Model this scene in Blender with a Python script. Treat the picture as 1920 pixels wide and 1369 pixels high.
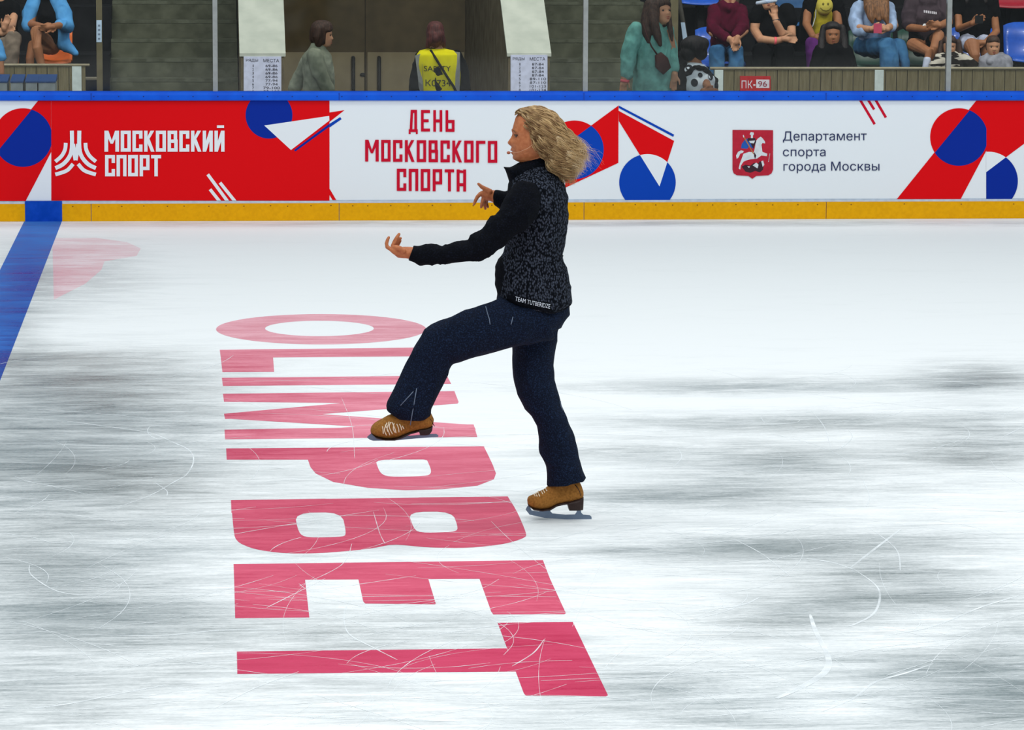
import bpy, bmesh, math, random
from mathutils import Vector, Matrix
from mathutils.bvhtree import BVHTree
import numpy as np
random.seed(7); rng = np.random.default_rng(7)
sc = bpy.context.scene
for o in list(bpy.data.objects): bpy.data.objects.remove(o)
COL = sc.collection
# ------------------------------------------------------------------ camera
F, PITCH, YAW, ROLL = 6829.8, 0.132305, 0.086731, 0.004892
CAM = Vector((1.5489, -29.3291, 2.72967))
cp, sp, cy, sy = math.cos(PITCH), math.sin(PITCH), math.cos(YAW), math.sin(YAW)
FW = Vector((sy*cp, cy*cp, -sp)); _ri = Vector((cy, -sy, 0)); _up = _ri.cross(FW)
RI = _ri*math.cos(ROLL) + _up*math.sin(ROLL); UP = -_ri*math.sin(ROLL) + _up*math.cos(ROLL)
cam = bpy.data.objects.new('camera', bpy.data.cameras.new('camera')); COL.objects.link(cam)
cam.matrix_world = Matrix(((RI.x, UP.x, -FW.x, CAM.x), (RI.y, UP.y, -FW.y, CAM.y), (RI.z, UP.z, -FW.z, CAM.z), (0, 0, 0, 1)))
cam.data.sensor_width = 36.0; cam.data.lens = F*36.0/1920.0; cam.data.clip_end = 300
sc.camera = cam
# ------------------------------------------------------------------ light
sc.view_settings.view_transform = 'Standard'; sc.view_settings.look = 'None'
sc.view_settings.gamma = 1; sc.view_settings.use_curve_mapping = False; sc.view_settings.exposure = 0.0
w = bpy.data.worlds.new('arena_air'); sc.world = w; w.use_nodes = True
w.node_tree.nodes['Background'].inputs[0].default_value = (0.80, 0.93, 1.0, 1)
w.node_tree.nodes['Background'].inputs[1].default_value = 0.42
def area(name, loc, sx, sy_, power, col=(1, 1, 1), aim=None):
    l = bpy.data.lights.new(name, 'AREA'); l.shape = 'RECTANGLE'; l.size = sx; l.size_y = sy_; l.energy = power; l.color = col
    o = bpy.data.objects.new(name, l); COL.objects.link(o); o.location = loc
    if aim: o.rotation_euler = (Vector(aim)-Vector(loc)).to_track_quat('-Z', 'Y').to_euler()
    return o
for i, (x, y) in enumerate([(-3, -6), (4, -6), (11, -6), (-3, -14), (4, -14), (11, -14), (-3, -23), (4, -23), (11, -23)]):
    area('arena_light', (x, y, 11), 5.0, 2.5, {-6: 215, -14: 215, -23: 500}[y], (0.97, 0.99, 1.0))
for x in (-1, 4.5, 10): area('stand_light', (x, .9, 6.5), 2.5, .5, 92, (1.0, .97, .92), (x, 5.2, .8)).data.spread = math.radians(120)  # unseen fill lights, added to brighten the stands
# ------------------------------------------------------------------ helpers
def ray(px, py): return FW + RI*((px-960)/F) - UP*((py-684.5)/F)
def at(px, py, Y):                       # point of the plane y=Y
    d = ray(px, py); return CAM + d*((Y-CAM.y)/d.y)
def gr(px, py, Z=0.0):                   # point of a level plane
    d = ray(px, py); return CAM + d*((Z-CAM.z)/d.z)
def pix(p):
    v = Vector(p)-CAM; d = v.dot(FW); return 960+F*v.dot(RI)/d, 684.5-F*v.dot(UP)/d
def ppm(Y): return F/(Y-CAM.y)/1.0
def s2l(c):
    c /= 255.0; return c/12.92 if c <= .04045 else ((c+.055)/1.055)**2.4
def rgb(r, g, b): return (s2l(r), s2l(g), s2l(b), 1)
MATS = {}
def mat(name, col, rough=.6, spec=.3, col2=None, scale=20, detail=4, bump=0, bscale=None, metal=0, lo=.35, hi=.65, stretch=(1, 1, 1), sheen=0, kind='noise', coat=0):
    if name in MATS: return MATS[name]
    m = bpy.data.materials.new(name); m.use_nodes = True; MATS[name] = m
    nt = m.node_tree; N = nt.nodes; L = nt.links; b = N['Principled BSDF']
    b.inputs['Base Color'].default_value = col; b.inputs['Roughness'].default_value = rough
    b.inputs['Specular IOR Level'].default_value = spec; b.inputs['Metallic'].default_value = metal
    b.inputs['Coat Weight'].default_value = coat
    if sheen: b.inputs['Sheen Weight'].default_value = sheen
    tc = N.new('ShaderNodeTexCoord'); mp = N.new('ShaderNodeMapping'); mp.inputs['Scale'].default_value = stretch
    L.new(tc.outputs['Object'], mp.inputs['Vector'])
    def tex(s):
        if kind == 'voronoi':
            t = N.new('ShaderNodeTexVoronoi'); t.inputs['Scale'].default_value = s; L.new(mp.outputs[0], t.inputs['Vector']); return t.outputs['Distance']
        t = N.new('ShaderNodeTexNoise'); t.inputs['Scale'].default_value = s; t.inputs['Detail'].default_value = detail
        L.new(mp.outputs[0], t.inputs['Vector']); return t.outputs['Fac']
    t = tex(scale)
    if col2 is None: col2 = tuple(min(1, c*1.18+.004) for c in col[:3])+(1,)
    r = N.new('ShaderNodeMapRange'); r.inputs[1].default_value = lo; r.inputs[2].default_value = hi; L.new(t, r.inputs[0])
    mx = N.new('ShaderNodeMix'); mx.data_type = 'RGBA'; mx.inputs[6].default_value = col; mx.inputs[7].default_value = col2
    L.new(r.outputs[0], mx.inputs[0]); L.new(mx.outputs[2], b.inputs['Base Color'])
    if bump:
        bp = N.new('ShaderNodeBump'); bp.inputs['Strength'].default_value = bump; bp.inputs['Distance'].default_value = .01
        L.new(tex(bscale) if bscale else t, bp.inputs['Height']); L.new(bp.outputs[0], b.inputs['Normal'])
    return m
def wloc(o):
    p = Vector((0, 0, 0))
    while o: p = p + o.location; o = o.parent
    return p
def tag(o, label=None, cat=None, group=None, kind=None):
    if label: o['label'] = label
    if cat: o['category'] = cat
    if group: o['group'] = group
    if kind: o['kind'] = kind
    return o
def mk(name, V, Fc, m, parent=None, smooth=False, base=None, mi=None):
    V = [Vector(v) for v in V]
    if parent: off = wloc(parent)
    elif base is not None: off = Vector(base)
    else:
        xs = [v.x for v in V]; ys = [v.y for v in V]; zs = [v.z for v in V]
        off = Vector(((min(xs)+max(xs))/2, (min(ys)+max(ys))/2, min(zs)))
    me = bpy.data.meshes.new(name); me.from_pydata([v-off for v in V], [], Fc)
    for x in (m if isinstance(m, (list, tuple)) else [m]): me.materials.append(x)
    if mi: me.polygons.foreach_set('material_index', mi)
    if smooth: me.polygons.foreach_set('use_smooth', [True]*len(me.polygons))
    me.update()
    o = bpy.data.objects.new(name, me); COL.objects.link(o)
    if parent: o.parent = parent
    else: o.location = off
    return o
def empty(name, loc): 
    o = bpy.data.objects.new(name, None); COL.objects.link(o); o.location = loc; return o
class MB:
    def __init__(s): s.v = []; s.f = []; s.m = []
    def add(s, V, Fc, mi=0):
        n = len(s.v); s.v += [Vector(v) for v in V]; s.f += [tuple(i+n for i in f) for f in Fc]; s.m += [mi]*len(Fc); return s
    def box(s, a, b, mi=0):
        x0, y0, z0 = a; x1, y1, z1 = b
        V = [(x0, y0, z0), (x1, y0, z0), (x1, y1, z0), (x0, y1, z0), (x0, y0, z1), (x1, y0, z1), (x1, y1, z1), (x0, y1, z1)]
        return s.add(V, [(3, 2, 1, 0), (4, 5, 6, 7), (0, 1, 5, 4), (1, 2, 6, 5), (2, 3, 7, 6), (3, 0, 4, 7)], mi)
    def hexa(s, fr, bk, mi=0):           # front quad and back quad, same order
        return s.add(list(fr)+list(bk), [(0, 1, 2, 3), (7, 6, 5, 4), (4, 5, 1, 0), (5, 6, 2, 1), (6, 7, 3, 2), (7, 4, 0, 3)], mi)
    def tube(s, P, R, n=10, cap=True, mi=0):
        P = [Vector(p) for p in P]; V = []; Fc = []; k = len(P); up = None
        for i in range(k):
            t = (P[min(i+1, k-1)]-P[max(i-1, 0)]).normalized()
            if up is None: up = Vector((0, 1, 0)) if abs(t.y) < .9 else Vector((1, 0, 0))
            a = (up-t*up.dot(t)).normalized(); b = t.cross(a); up = a
            r = R[i] if isinstance(R, (list, tuple)) else R
            for j in range(n):
                q = 2*math.pi*j/n; V.append(P[i]+(a*math.cos(q)+b*math.sin(q))*r)
        for i in range(k-1):
            for j in range(n):
                j2 = (j+1) % n; Fc.append((i*n+j, i*n+j2, (i+1)*n+j2, (i+1)*n+j))
        if cap: Fc += [tuple(range(n-1, -1, -1)), tuple((k-1)*n+j for j in range(n))]
        return s.add(V, Fc, mi)
    def ball(s, c, r, n=12, mi=0):
        c = Vector(c); r = r if isinstance(r, (tuple, list)) else (r, r, r); V = []; Fc = []
        for i in range(1, n):
            p = math.pi*i/n
            for j in range(2*n):
                q = math.pi*j/n; V.append((c.x+r[0]*math.sin(p)*math.cos(q), c.y+r[1]*math.sin(p)*math.sin(q), c.z+r[2]*math.cos(p)))
        m = 2*n
        for i in range(n-2):
            for j in range(m): Fc.append((i*m+j, (i+1)*m+j, (i+1)*m+(j+1) % m, i*m+(j+1) % m))
        V += [(c.x, c.y, c.z+r[2]), (c.x, c.y, c.z-r[2])]; a, b = len(V)-2, len(V)-1
        for j in range(m): Fc += [(a, j, (j+1) % m), (b, (n-2)*m+(j+1) % m, (n-2)*m+j)]
        return s.add(V, Fc, mi)
    def limb(s, pts, n=14):              # rounded tapered limb: (Vector, r)
        s.tube([p for p, r in pts], [r for p, r in pts], n)
        s.ball(pts[0][0], pts[0][1], 8); s.ball(pts[-1][0], pts[-1][1], 8); return s
    def slab(s, rows, Y, n=28, e=1.0):   # rows: (ax,ay,bx,by,half depth m,dy); silhouette edges in photo pixels at depth Y+dy
        V = []; k = len(rows)
        for (ax, ay, bx, by, d, dy) in rows:
            A = at(ax, ay, Y+dy); B = at(bx, by, Y+dy); c = (A+B)/2; h = (B-A)/2
            for j in range(n):
                q = 2*math.pi*j/n; cc, ss = math.cos(q), math.sin(q)
                cc = math.copysign(abs(cc)**e, cc); ss = math.copysign(abs(ss)**e, ss)
                V.append(c+h*cc+Vector((0, d*ss, 0)))
        Fc = [(i*n+j, i*n+(j+1) % n, (i+1)*n+(j+1) % n, (i+1)*n+j) for i in range(k-1) for j in range(n)]
        Fc += [tuple(range(n-1, -1, -1)), tuple((k-1)*n+j for j in range(n))]
        return s.add(V, Fc)
    def prism(s, P, y0, y1, mi=0):       # photo-pixel outline at plane y0, real thickness to y1
        A = [at(x, y, y0) for x, y in P]; k = len(P); B = [Vector((p.x, y1, p.z)) for p in A]
        return s.add(A+B, [tuple(range(k)), tuple(range(2*k-1, k-1, -1))]+[(i, i+k, (i+1) % k+k, (i+1) % k) for i in range(k)], mi)
    def flat(s, P, Y, mi=0):
        return s.add([at(x, y, Y) for x, y in P], [tuple(range(len(P)))], mi)
    def fused(s, voxel, smooth=2):       # one continuous skin over everything added
        me = bpy.data.meshes.new('t'); me.from_pydata(s.v, [], s.f)
        bm = bmesh.new(); bm.from_mesh(me); bmesh.ops.recalc_face_normals(bm, faces=bm.faces); bm.to_mesh(me); bm.free()
        o = bpy.data.objects.new('t', me); COL.objects.link(o)
        r = o.modifiers.new('r', 'REMESH'); r.mode = 'VOXEL'; r.voxel_size = voxel
        if smooth: q = o.modifiers.new('s', 'SMOOTH'); q.factor = .5; q.iterations = smooth
        ev = o.evaluated_get(bpy.context.evaluated_depsgraph_get()); m2 = ev.to_mesh()
        V = [v.co.copy() for v in m2.vertices]; Fc = [tuple(p.vertices) for p in m2.polygons]
        ev.to_mesh_clear(); bpy.data.objects.remove(o); bpy.data.meshes.remove(me)
        s.v = V; s.f = Fc; s.m = [0]*len(Fc); return s
    def build(s, name, m, parent=None, smooth=False, **k): return mk(name, s.v, s.f, m, parent, smooth, mi=s.m, **k)
from mathutils import noise as MN
def wrinkle(mb, amp, sc_, ax=(1, 1, 1), seed=0, bias=-2.5):   # cloth creases as real relief
    bm = bmesh.new(); vs = [bm.verts.new(v) for v in mb.v]
    for f in mb.f:
        try: bm.faces.new([vs[i] for i in f])
        except ValueError: pass
    bm.normal_update(); out = []
    for v in vs:
        p = Vector((v.co.x*ax[0], v.co.y*ax[1], v.co.z*ax[2]))*sc_+Vector((seed, seed*2, 0)); q = p+Vector((MN.noise(p*.6), MN.noise(p*.6+Vector((5, 0, 0))), 0))*.8
        h = (1-2*abs(MN.noise(q)))**2*.7+MN.noise(q*2.3)*.35+.12*bias
        out.append(v.co+v.normal*h*amp)
    bm.free(); mb.v = out; return mb
def bvh(o):
    off = wloc(o); return BVHTree.FromPolygons([v.co+off for v in o.data.vertices], [tuple(p.vertices) for p in o.data.polygons])
def drape(P, tree, off):                 # drop points along +Y onto a surface seen from the ice side
    out = []; last = None
    for p in P:
        h = tree.ray_cast(Vector((p[0], p[1]-1.0, p[2])), Vector((0, 1, 0)), 2.0)
        out.append(Vector((p[0], h[0].y-off, p[2])) if h[0] is not None else None)
    ok = [q for q in out if q]; fb = (sum(q.y for q in ok)/len(ok)) if ok else P[0][1]
    return [q or Vector((p[0], fb, p[2])) for q, p in zip(out, P)]
_TX = {}
from mathutils.geometry import delaunay_2d_cdt
def text_poly(s):                        # outline faces of a line of writing in its own unit box
    if s in _TX: return _TX[s]
    c = bpy.data.curves.new('t', 'FONT'); c.body = s; c.resolution_u = 4; c.size = 30; c.fill_mode = 'NONE'; o = bpy.data.objects.new('t', c); COL.objects.link(o)
    ev = o.evaluated_get(bpy.context.evaluated_depsgraph_get()); m = ev.to_mesh()
    P = [(v.co.x, v.co.y) for v in m.vertices]; nb = {}
    for e in m.edges: nb.setdefault(e.vertices[0], []).append(e.vertices[1]); nb.setdefault(e.vertices[1], []).append(e.vertices[0])
    order = {(e.vertices[0], e.vertices[1]) for e in m.edges}; ev.to_mesh_clear(); bpy.data.objects.remove(o)
    seen = set(); loops = []
    for st in sorted(nb):
        if st in seen: continue
        lp = [st]; seen.add(st); cur = st
        nx = [n for n in nb[st] if (st, n) in order] or nb[st]; nxt = nx[0]
        while nxt not in seen:
            lp.append(nxt); seen.add(nxt); q = [n for n in nb[nxt] if n not in seen]; cur = nxt
            if not q: break
            nxt = q[0]
        if len(lp) > 2: loops.append(lp)
    ed = [(L[i-1], L[i]) for L in loops for i in range(len(L))]
    cd = delaunay_2d_cdt([Vector(p) for p in P], ed, [], 0, 1e-4); cv = [tuple(v) for v in cd[0]]
    bb = [(min(P[i][0] for i in L), max(P[i][0] for i in L), min(P[i][1] for i in L), max(P[i][1] for i in L), L) for L in loops]; F_ = []
    for t in cd[2]:
        cx_, cy_ = sum(cv[i][0] for i in t)/len(t), sum(cv[i][1] for i in t)/len(t); wn = 0
        for (a0, a1, b0, b1, L) in bb:
            if a0 < cx_ < a1 and b0 < cy_ < b1:
                for i in range(len(L)):
                    (ax, ay), (bx, by) = P[L[i-1]], P[L[i]]; cr = (bx-ax)*(cy_-ay)-(cx_-ax)*(by-ay)
                    if ay <= cy_ < by and cr > 0: wn += 1
                    elif by <= cy_ < ay and cr < 0: wn -= 1
        if wn: F_.append(tuple(t))
    P = cv; lay = {}
    x0 = min(v[0] for v in P); x1 = max(v[0] for v in P); y0 = min(v[1] for v in P); y1 = max(v[1] for v in P)
    _TX[s] = ([((x-x0)/(x1-x0), (y1-y)/(y1-y0), lay.get(i, 0)) for i, (x, y) in enumerate(P)], F_); return _TX[s]
def write(mb, s, x0, y0, x1, y1, Y, mi=0, skew=0, drop=0):
    V, Fc = text_poly(s)
    mb.add([at(x0+u*(x1-x0)-skew*v*(y1-y0), y0+v*(y1-y0)+drop*u, Y-.00006*ly) for u, v, ly in V], Fc, mi)
def clip(P, a, b):                       # keep the side to the right of a->b (photo axes, y down)
    out = []; f = lambda p: (b[0]-a[0])*(p[1]-a[1])-(b[1]-a[1])*(p[0]-a[0])
    for i in range(len(P)):
        p, q = P[i], P[(i+1) % len(P)]; fp, fq = f(p), f(q)
        if fp >= 0: out.append(p)
        if fp*fq < 0: t = fp/(fp-fq); out.append((p[0]+(q[0]-p[0])*t, p[1]+(q[1]-p[1])*t))
    return out
def circ(x, y, r, n=64): return [(x+r*math.cos(2*math.pi*i/n), y+r*math.sin(2*math.pi*i/n)) for i in range(n)]
def bar(a, b, wd):
    dx, dy = b[0]-a[0], b[1]-a[1]; l = math.hypot(dx, dy); nx, ny = -dy/l*wd/2, dx/l*wd/2
    return [(a[0]+nx, a[1]+ny), (b[0]+nx, b[1]+ny), (b[0]-nx, b[1]-ny), (a[0]-nx, a[1]-ny)]
def spline(P, n):
    P = [tuple(p) for p in P]; out = []
    Q = [P[0]]+P+[P[-1]]; seg = len(P)-1
    for i in range(n+1):
        t = i/n*seg; k = min(int(t), seg-1); u = t-k; p0, p1, p2, p3 = Q[k], Q[k+1], Q[k+2], Q[k+3]
        out.append(tuple(.5*(2*b+(c-a)*u+(2*a-5*b+4*c-d)*u*u+(-a+3*b-3*c+d)*u**3) for a, b, c, d in zip(p0, p1, p2, p3)))
    return out
# ------------------------------------------------------------------ materials
RED = mat('banner_red', rgb(226, 0, 12), .55, .12, rgb(226, 0, 12)); BLU = mat('banner_blue', rgb(0, 42, 150), .55, .12, rgb(0, 42, 150))
BLU2 = mat('banner_bright_blue', rgb(0, 66, 178), .55, .12, rgb(0, 66, 178)); WHT = mat('banner_white', rgb(236, 240, 244), .55, .12, rgb(236, 240, 244))
CRIM = mat('banner_crimson', rgb(205, 8, 45), .55, .12, rgb(205, 8, 45)); NAVYT = mat('banner_navy', rgb(32, 42, 84), .5)
# ================================================================== ICE
def frost_shade_at(px, py):
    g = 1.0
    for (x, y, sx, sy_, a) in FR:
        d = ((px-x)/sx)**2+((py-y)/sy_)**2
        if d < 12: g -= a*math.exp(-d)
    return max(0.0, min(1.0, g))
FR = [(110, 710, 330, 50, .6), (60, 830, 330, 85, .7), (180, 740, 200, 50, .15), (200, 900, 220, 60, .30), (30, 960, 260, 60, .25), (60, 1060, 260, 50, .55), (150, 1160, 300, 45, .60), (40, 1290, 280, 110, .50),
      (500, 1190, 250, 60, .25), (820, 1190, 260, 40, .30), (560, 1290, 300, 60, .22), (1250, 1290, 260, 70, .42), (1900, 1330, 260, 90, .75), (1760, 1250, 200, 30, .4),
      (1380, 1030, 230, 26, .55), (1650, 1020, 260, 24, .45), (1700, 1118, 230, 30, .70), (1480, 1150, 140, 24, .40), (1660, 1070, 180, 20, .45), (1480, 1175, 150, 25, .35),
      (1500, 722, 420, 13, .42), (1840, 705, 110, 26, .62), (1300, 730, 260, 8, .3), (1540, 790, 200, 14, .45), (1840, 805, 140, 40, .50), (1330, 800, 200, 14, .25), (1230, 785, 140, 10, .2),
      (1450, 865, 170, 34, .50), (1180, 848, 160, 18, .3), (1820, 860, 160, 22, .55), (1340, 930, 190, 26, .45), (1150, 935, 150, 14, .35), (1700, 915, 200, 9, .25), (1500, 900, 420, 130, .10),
      (1180, 1040, 110, 12, .25), (300, 790, 200, 26, .25), (170, 500, 110, 45, .30), (90, 670, 200, 14, .35), (60, 560, 200, 50, .15), (1000, 419, 1400, 5.5, .34), (60, 520, 60, 50, .45), (20, 620, 50, 60, .4), (1100, 1350, 500, 35, .18),  # thin full-width entry: shading below the kick plate, painted as missing frost
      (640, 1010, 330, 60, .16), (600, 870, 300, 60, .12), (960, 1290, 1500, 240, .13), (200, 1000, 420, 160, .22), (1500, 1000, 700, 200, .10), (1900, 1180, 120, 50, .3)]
def ice_core(N, L, tc_out, gain=1.0, extra=0.0):
    def noise(scale, st, det, rg=.6, dist=0.0):
        mp = N.new('ShaderNodeMapping'); mp.inputs['Scale'].default_value = st; L.new(tc_out, mp.inputs[0])
        t = N.new('ShaderNodeTexNoise'); t.inputs['Scale'].default_value = scale; t.inputs['Detail'].default_value = det; t.inputs['Roughness'].default_value = rg
        t.inputs['Distortion'].default_value = dist
        L.new(mp.outputs[0], t.inputs['Vector']); return t.outputs['Fac']
    def m(op, a, b=0.0, c=0.0):
        n = N.new('ShaderNodeMath'); n.operation = op
        for i, q in enumerate((a, b, c)):
            if isinstance(q, (int, float)): n.inputs[i].default_value = q
            else: L.new(q, n.inputs[i])
        return n.outputs[0]
    n1 = noise(3.2, (.42, 1.3, 1), 12, .70, .5); n2 = noise(18, (.20, 1.7, 1), 9, .72, .2); n3 = noise(70, (.6, 1.1, 1), 4, .7); n4 = noise(.9, (.4, 1.3, 1), 3)
    at_ = N.new('ShaderNodeAttribute'); at_.attribute_name = 'frost'
    s = m('ADD', m('MULTIPLY', m('SUBTRACT', n1, .5), 2.6), m('MULTIPLY', m('SUBTRACT', n2, .5), 2.2))
    s = m('ADD', s, m('MULTIPLY', m('SUBTRACT', n3, .5), 1.1)); s = m('ADD', s, m('MULTIPLY', m('SUBTRACT', n4, .5), .8))
    wear_shade = m('SUBTRACT', 1.0+extra, at_.outputs['Fac'])              # frost skated away here, plus the shading band painted along the boards
    k = m('MULTIPLY', s, m('ADD', m('MULTIPLY', m('MULTIPLY', wear_shade, 1.45), m('SUBTRACT', 1.12, wear_shade)), .10*gain))
    fr = N.new('ShaderNodeClamp'); L.new(m('ADD', m('SUBTRACT', 1.02, m('MULTIPLY', wear_shade, 1.0)), k), fr.inputs[0])
    return fr.outputs[0], m
def ice_material(name, paint=None, gain=1.0):
    mt = bpy.data.materials.new(name); mt.use_nodes = True; N = mt.node_tree.nodes; L = mt.node_tree.links; b = N['Principled BSDF']
    ge = N.new('ShaderNodeNewGeometry'); fr, m = ice_core(N, L, ge.outputs['Position'], gain, .22 if paint else 0)
    mx = N.new('ShaderNodeMix'); mx.data_type = 'RGBA'; L.new(fr, mx.inputs[0])
    if paint:
        mx.inputs[6].default_value = paint[0]; mx.inputs[7].default_value = paint[1]
    else:
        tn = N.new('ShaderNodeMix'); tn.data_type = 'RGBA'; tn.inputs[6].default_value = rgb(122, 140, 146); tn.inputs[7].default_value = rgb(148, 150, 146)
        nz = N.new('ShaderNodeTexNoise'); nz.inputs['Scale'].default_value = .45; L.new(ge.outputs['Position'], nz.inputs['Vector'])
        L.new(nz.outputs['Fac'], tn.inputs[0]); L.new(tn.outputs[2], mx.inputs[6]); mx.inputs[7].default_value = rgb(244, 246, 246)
    L.new(mx.outputs[2], b.inputs['Base Color'])
    L.new(m('ADD', m('MULTIPLY', fr, .45), .24), b.inputs['Roughness'])
    L.new(m('SUBTRACT', .42, m('MULTIPLY', fr, .34)), b.inputs['Specular IOR Level'])
    b.inputs['IOR'].default_value = 1.31
    return mt
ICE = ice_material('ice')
FADE = {'O': (240, 184, 194), 'L': (236, 158, 172), 'I': (235, 152, 168), 'M': (236, 152, 168), 'P': (226, 126, 146), 'B': (220, 108, 130), 'E': (220, 104, 128), 'T': (204, 74, 106)}
ICE_RED = {k: ice_material('red_paint_under_ice', (rgb(196, 44, 84), rgb(*v)), 2.0) for k, v in FADE.items()}
ICE_BLUE = ice_material('blue_paint_under_ice', (rgb(0, 66, 160), rgb(70, 132, 214)), 2.0)
ICE_WHT = ice_material('white_under_ice')
def ice_mesh(name, polys, z, m, parent=None, step=None):
    bm = bmesh.new()
    for P in polys:
        ly = 0
        if isinstance(P, tuple): ly, P = P
        bm.faces.new([bm.verts.new((p[0], p[1], z+.00006*ly)) for p in P])
    if step:
        xs = [v.co.x for v in bm.verts]; ys = [v.co.y for v in bm.verts]
        for lo, hi, ax, s in ((min(xs), max(xs), 0, step[0]), (min(ys), max(ys), 1, step[1])):
            c = math.ceil(lo/s)*s
            while c < hi:
                no = Vector((1, 0, 0)) if ax == 0 else Vector((0, 1, 0))
                bmesh.ops.bisect_plane(bm, geom=bm.verts[:]+bm.edges[:]+bm.faces[:], dist=1e-6, plane_co=no*c, plane_no=no); c += s
    V = [v.co.copy() for v in bm.verts]; bm.verts.index_update(); Fc = [tuple(v.index for v in f.verts) for f in bm.faces]; bm.free()
    o = mk(name, V, Fc, m, parent, base=(4, -14, 0) if not parent else None)
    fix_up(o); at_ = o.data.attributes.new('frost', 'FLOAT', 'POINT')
    at_.data.foreach_set('value', [frost_shade_at(*pix(p)) if p.y > -24 else .6 for p in V]); return o
def fix_up(o):
    for p in o.data.polygons:
        if p.normal.z < 0: p.flip()
gx = [-14, -6]+[i*.16-2 for i in range(0, 76)]+[13, 22]; gy = [-27]+[-19+i*.13 for i in range(0, 147)]
V = [Vector((x, y, 0)) for y in gy for x in gx]; n = len(gx)
Fc = [(j*n+i, j*n+i+1, (j+1)*n+i+1, (j+1)*n+i) for j in range(len(gy)-1) for i in range(n-1)]
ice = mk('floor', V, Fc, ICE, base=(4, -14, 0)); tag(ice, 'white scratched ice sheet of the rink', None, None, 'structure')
a_ = ice.data.attributes.new('frost', 'FLOAT', 'POINT'); a_.data.foreach_set('value', [frost_shade_at(*pix(p)) if p.y > -24 else .6 for p in V])
# lettering frozen into the ice, read from the far end to the near end
def G(P): return [gr(x, y) for x, y in P]
def ring_px(cx_, cy_, rx, ry, n=56, tilt=0, egg=0): return [(cx_+rx*math.cos(2*math.pi*i/n), cy_+ry*math.sin(2*math.pi*i/n)+tilt*math.cos(2*math.pi*i/n)) for i in range(n)]
outer = G(ring_px(602, 617.5, 197, 28.5)); inner = G(ring_px(599, 616, 102, 14.5))
LET = {}
LET['O'] = [[outer[i], outer[(i+1) % 56], inner[(i+1) % 56], inner[i]] for i in range(56)]
LET['L'] = [G([(412, 656), (770, 652), (806, 651), (813, 668), (512, 670.5), (414, 671)]), G([(414, 671), (512, 670.5), (514, 697.5), (417, 698)])]
LET['I'] = [G([(416, 708.5), (838, 704.5), (846, 720), (418, 724)])]
LET['M'] = [G([(418, 738.5), (852, 733.5), (860, 754), (640, 756), (420, 753.5)]),
            G([(640, 756), (860, 754), (858, 757), (600, 777), (422, 786), (420, 776)]),
            G([(422, 777), (600, 776.5), (888, 797), (892, 806), (700, 802), (422, 785)]),
            G([(421, 806), (640, 802), (700, 798), (888, 796), (895, 819.5), (422, 824)])]
pi_ = G([(704, 862), (799, 860), (804, 870), (808, 880), (808, 888), (800, 893), (728, 894.5), (714, 888), (708, 876)])
po_ = G([(577, 862), (899, 837), (912, 852), (922, 870), (929, 885), (927, 898), (895, 911), (830, 917.5), (760, 919.5), (690, 915), (625, 904), (592, 888), (582, 876)])
def chaik(P, n=2):
    for _ in range(n): P = [q for i in range(len(P)) for q in (P[i-1]*.22+P[i]*.78, P[i]*.78+P[(i+1) % len(P)]*.22)]
    return P
def band(A, B, n=64):                    # ring between two outlines around the same centre
    c = sum(B, Vector((0, 0, 0)))/len(B)
    def hit(P, a):
        d = Vector((math.cos(a), math.sin(a), 0)); best = None
        for i in range(len(P)):
            p, q = P[i]-c, P[(i+1) % len(P)]-c; e = q-p; den = d.x*e.y-d.y*e.x
            if abs(den) < 1e-12: continue
            t = (p.x*e.y-p.y*e.x)/den; u = (p.x*d.y-p.y*d.x)/den
            if t > 0 and -1e-9 <= u <= 1+1e-9 and (best is None or t > best): best = t
        return c+d*best
    an = sorted(set([math.atan2((p-c).y, (p-c).x) for p in A+B]+[2*math.pi*i/n-math.pi for i in range(n)]))
    return [[hit(A, an[i]), hit(A, an[(i+1) % len(an)]), hit(B, an[(i+1) % len(an)]), hit(B, an[i])] for i in range(len(an))]
LET['P'] = [G([(424, 841), (908, 837), (896, 861), (425, 862)])]+band(G([(577, 861), (893, 837), (907, 837), (916, 855), (924, 872), (930, 888), (926, 899), (895, 911), (830, 917.5), (760, 919.5), (690, 915), (625, 904), (592, 888), (582, 876)]), chaik(pi_))
LET['P'] = [(1, P) for P in LET['P'][1:]]+[G([(424, 841), (908, 837), (897, 861), (730, 862), (425, 862)])]
bo1 = G([(433, 938), (700, 934), (760, 1010), (740, 1020), (690, 1030), (600, 1038), (530, 1038), (475, 1030), (441, 1015), (437, 985)])
bi1 = G([(552, 962), (641, 960.5), (650, 1003), (640, 1007), (575, 1008.5), (560, 1000)])
bo2 = G([(700, 934), (952, 931), (970, 960), (987, 1000), (986, 1008), (950, 1020), (880, 1028), (800, 1027), (735, 1020), (690, 1030)])
bi2 = G([(765, 960), (848, 959.5), (860, 992), (850, 998), (786, 999.5), (775, 990)])
LET['B'] = [(1, P) for P in band(chaik(bo1[:1]+bo1[1:]), chaik(bi1))]+[(2, P) for P in band(chaik(bo2), chaik(bi2))]+[G([(433, 938), (952, 931), (968, 958), (700, 960), (434, 962)])]
LET['E'] = [G([(438, 1058), (1018, 1050.5), (1031, 1085), (439, 1088)]), G([(439, 1088), (572, 1087), (580, 1158), (441, 1159.5)]),
            G([(672, 1086.5), (803, 1085.5), (817, 1132), (816, 1133.5), (685, 1132), (681, 1128)]), G([(899, 1085.5), (1031, 1085), (1061, 1150), (1058, 1152), (925, 1152.5), (921, 1147)])]
LET['T'] = [G([(444, 1222), (950, 1216), (972, 1259.5), (445, 1264)]), G([(933, 1168), (1074, 1166.5), (1140, 1304), (1136, 1306), (986, 1305), (982, 1300)])]
zz = .0003
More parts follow.
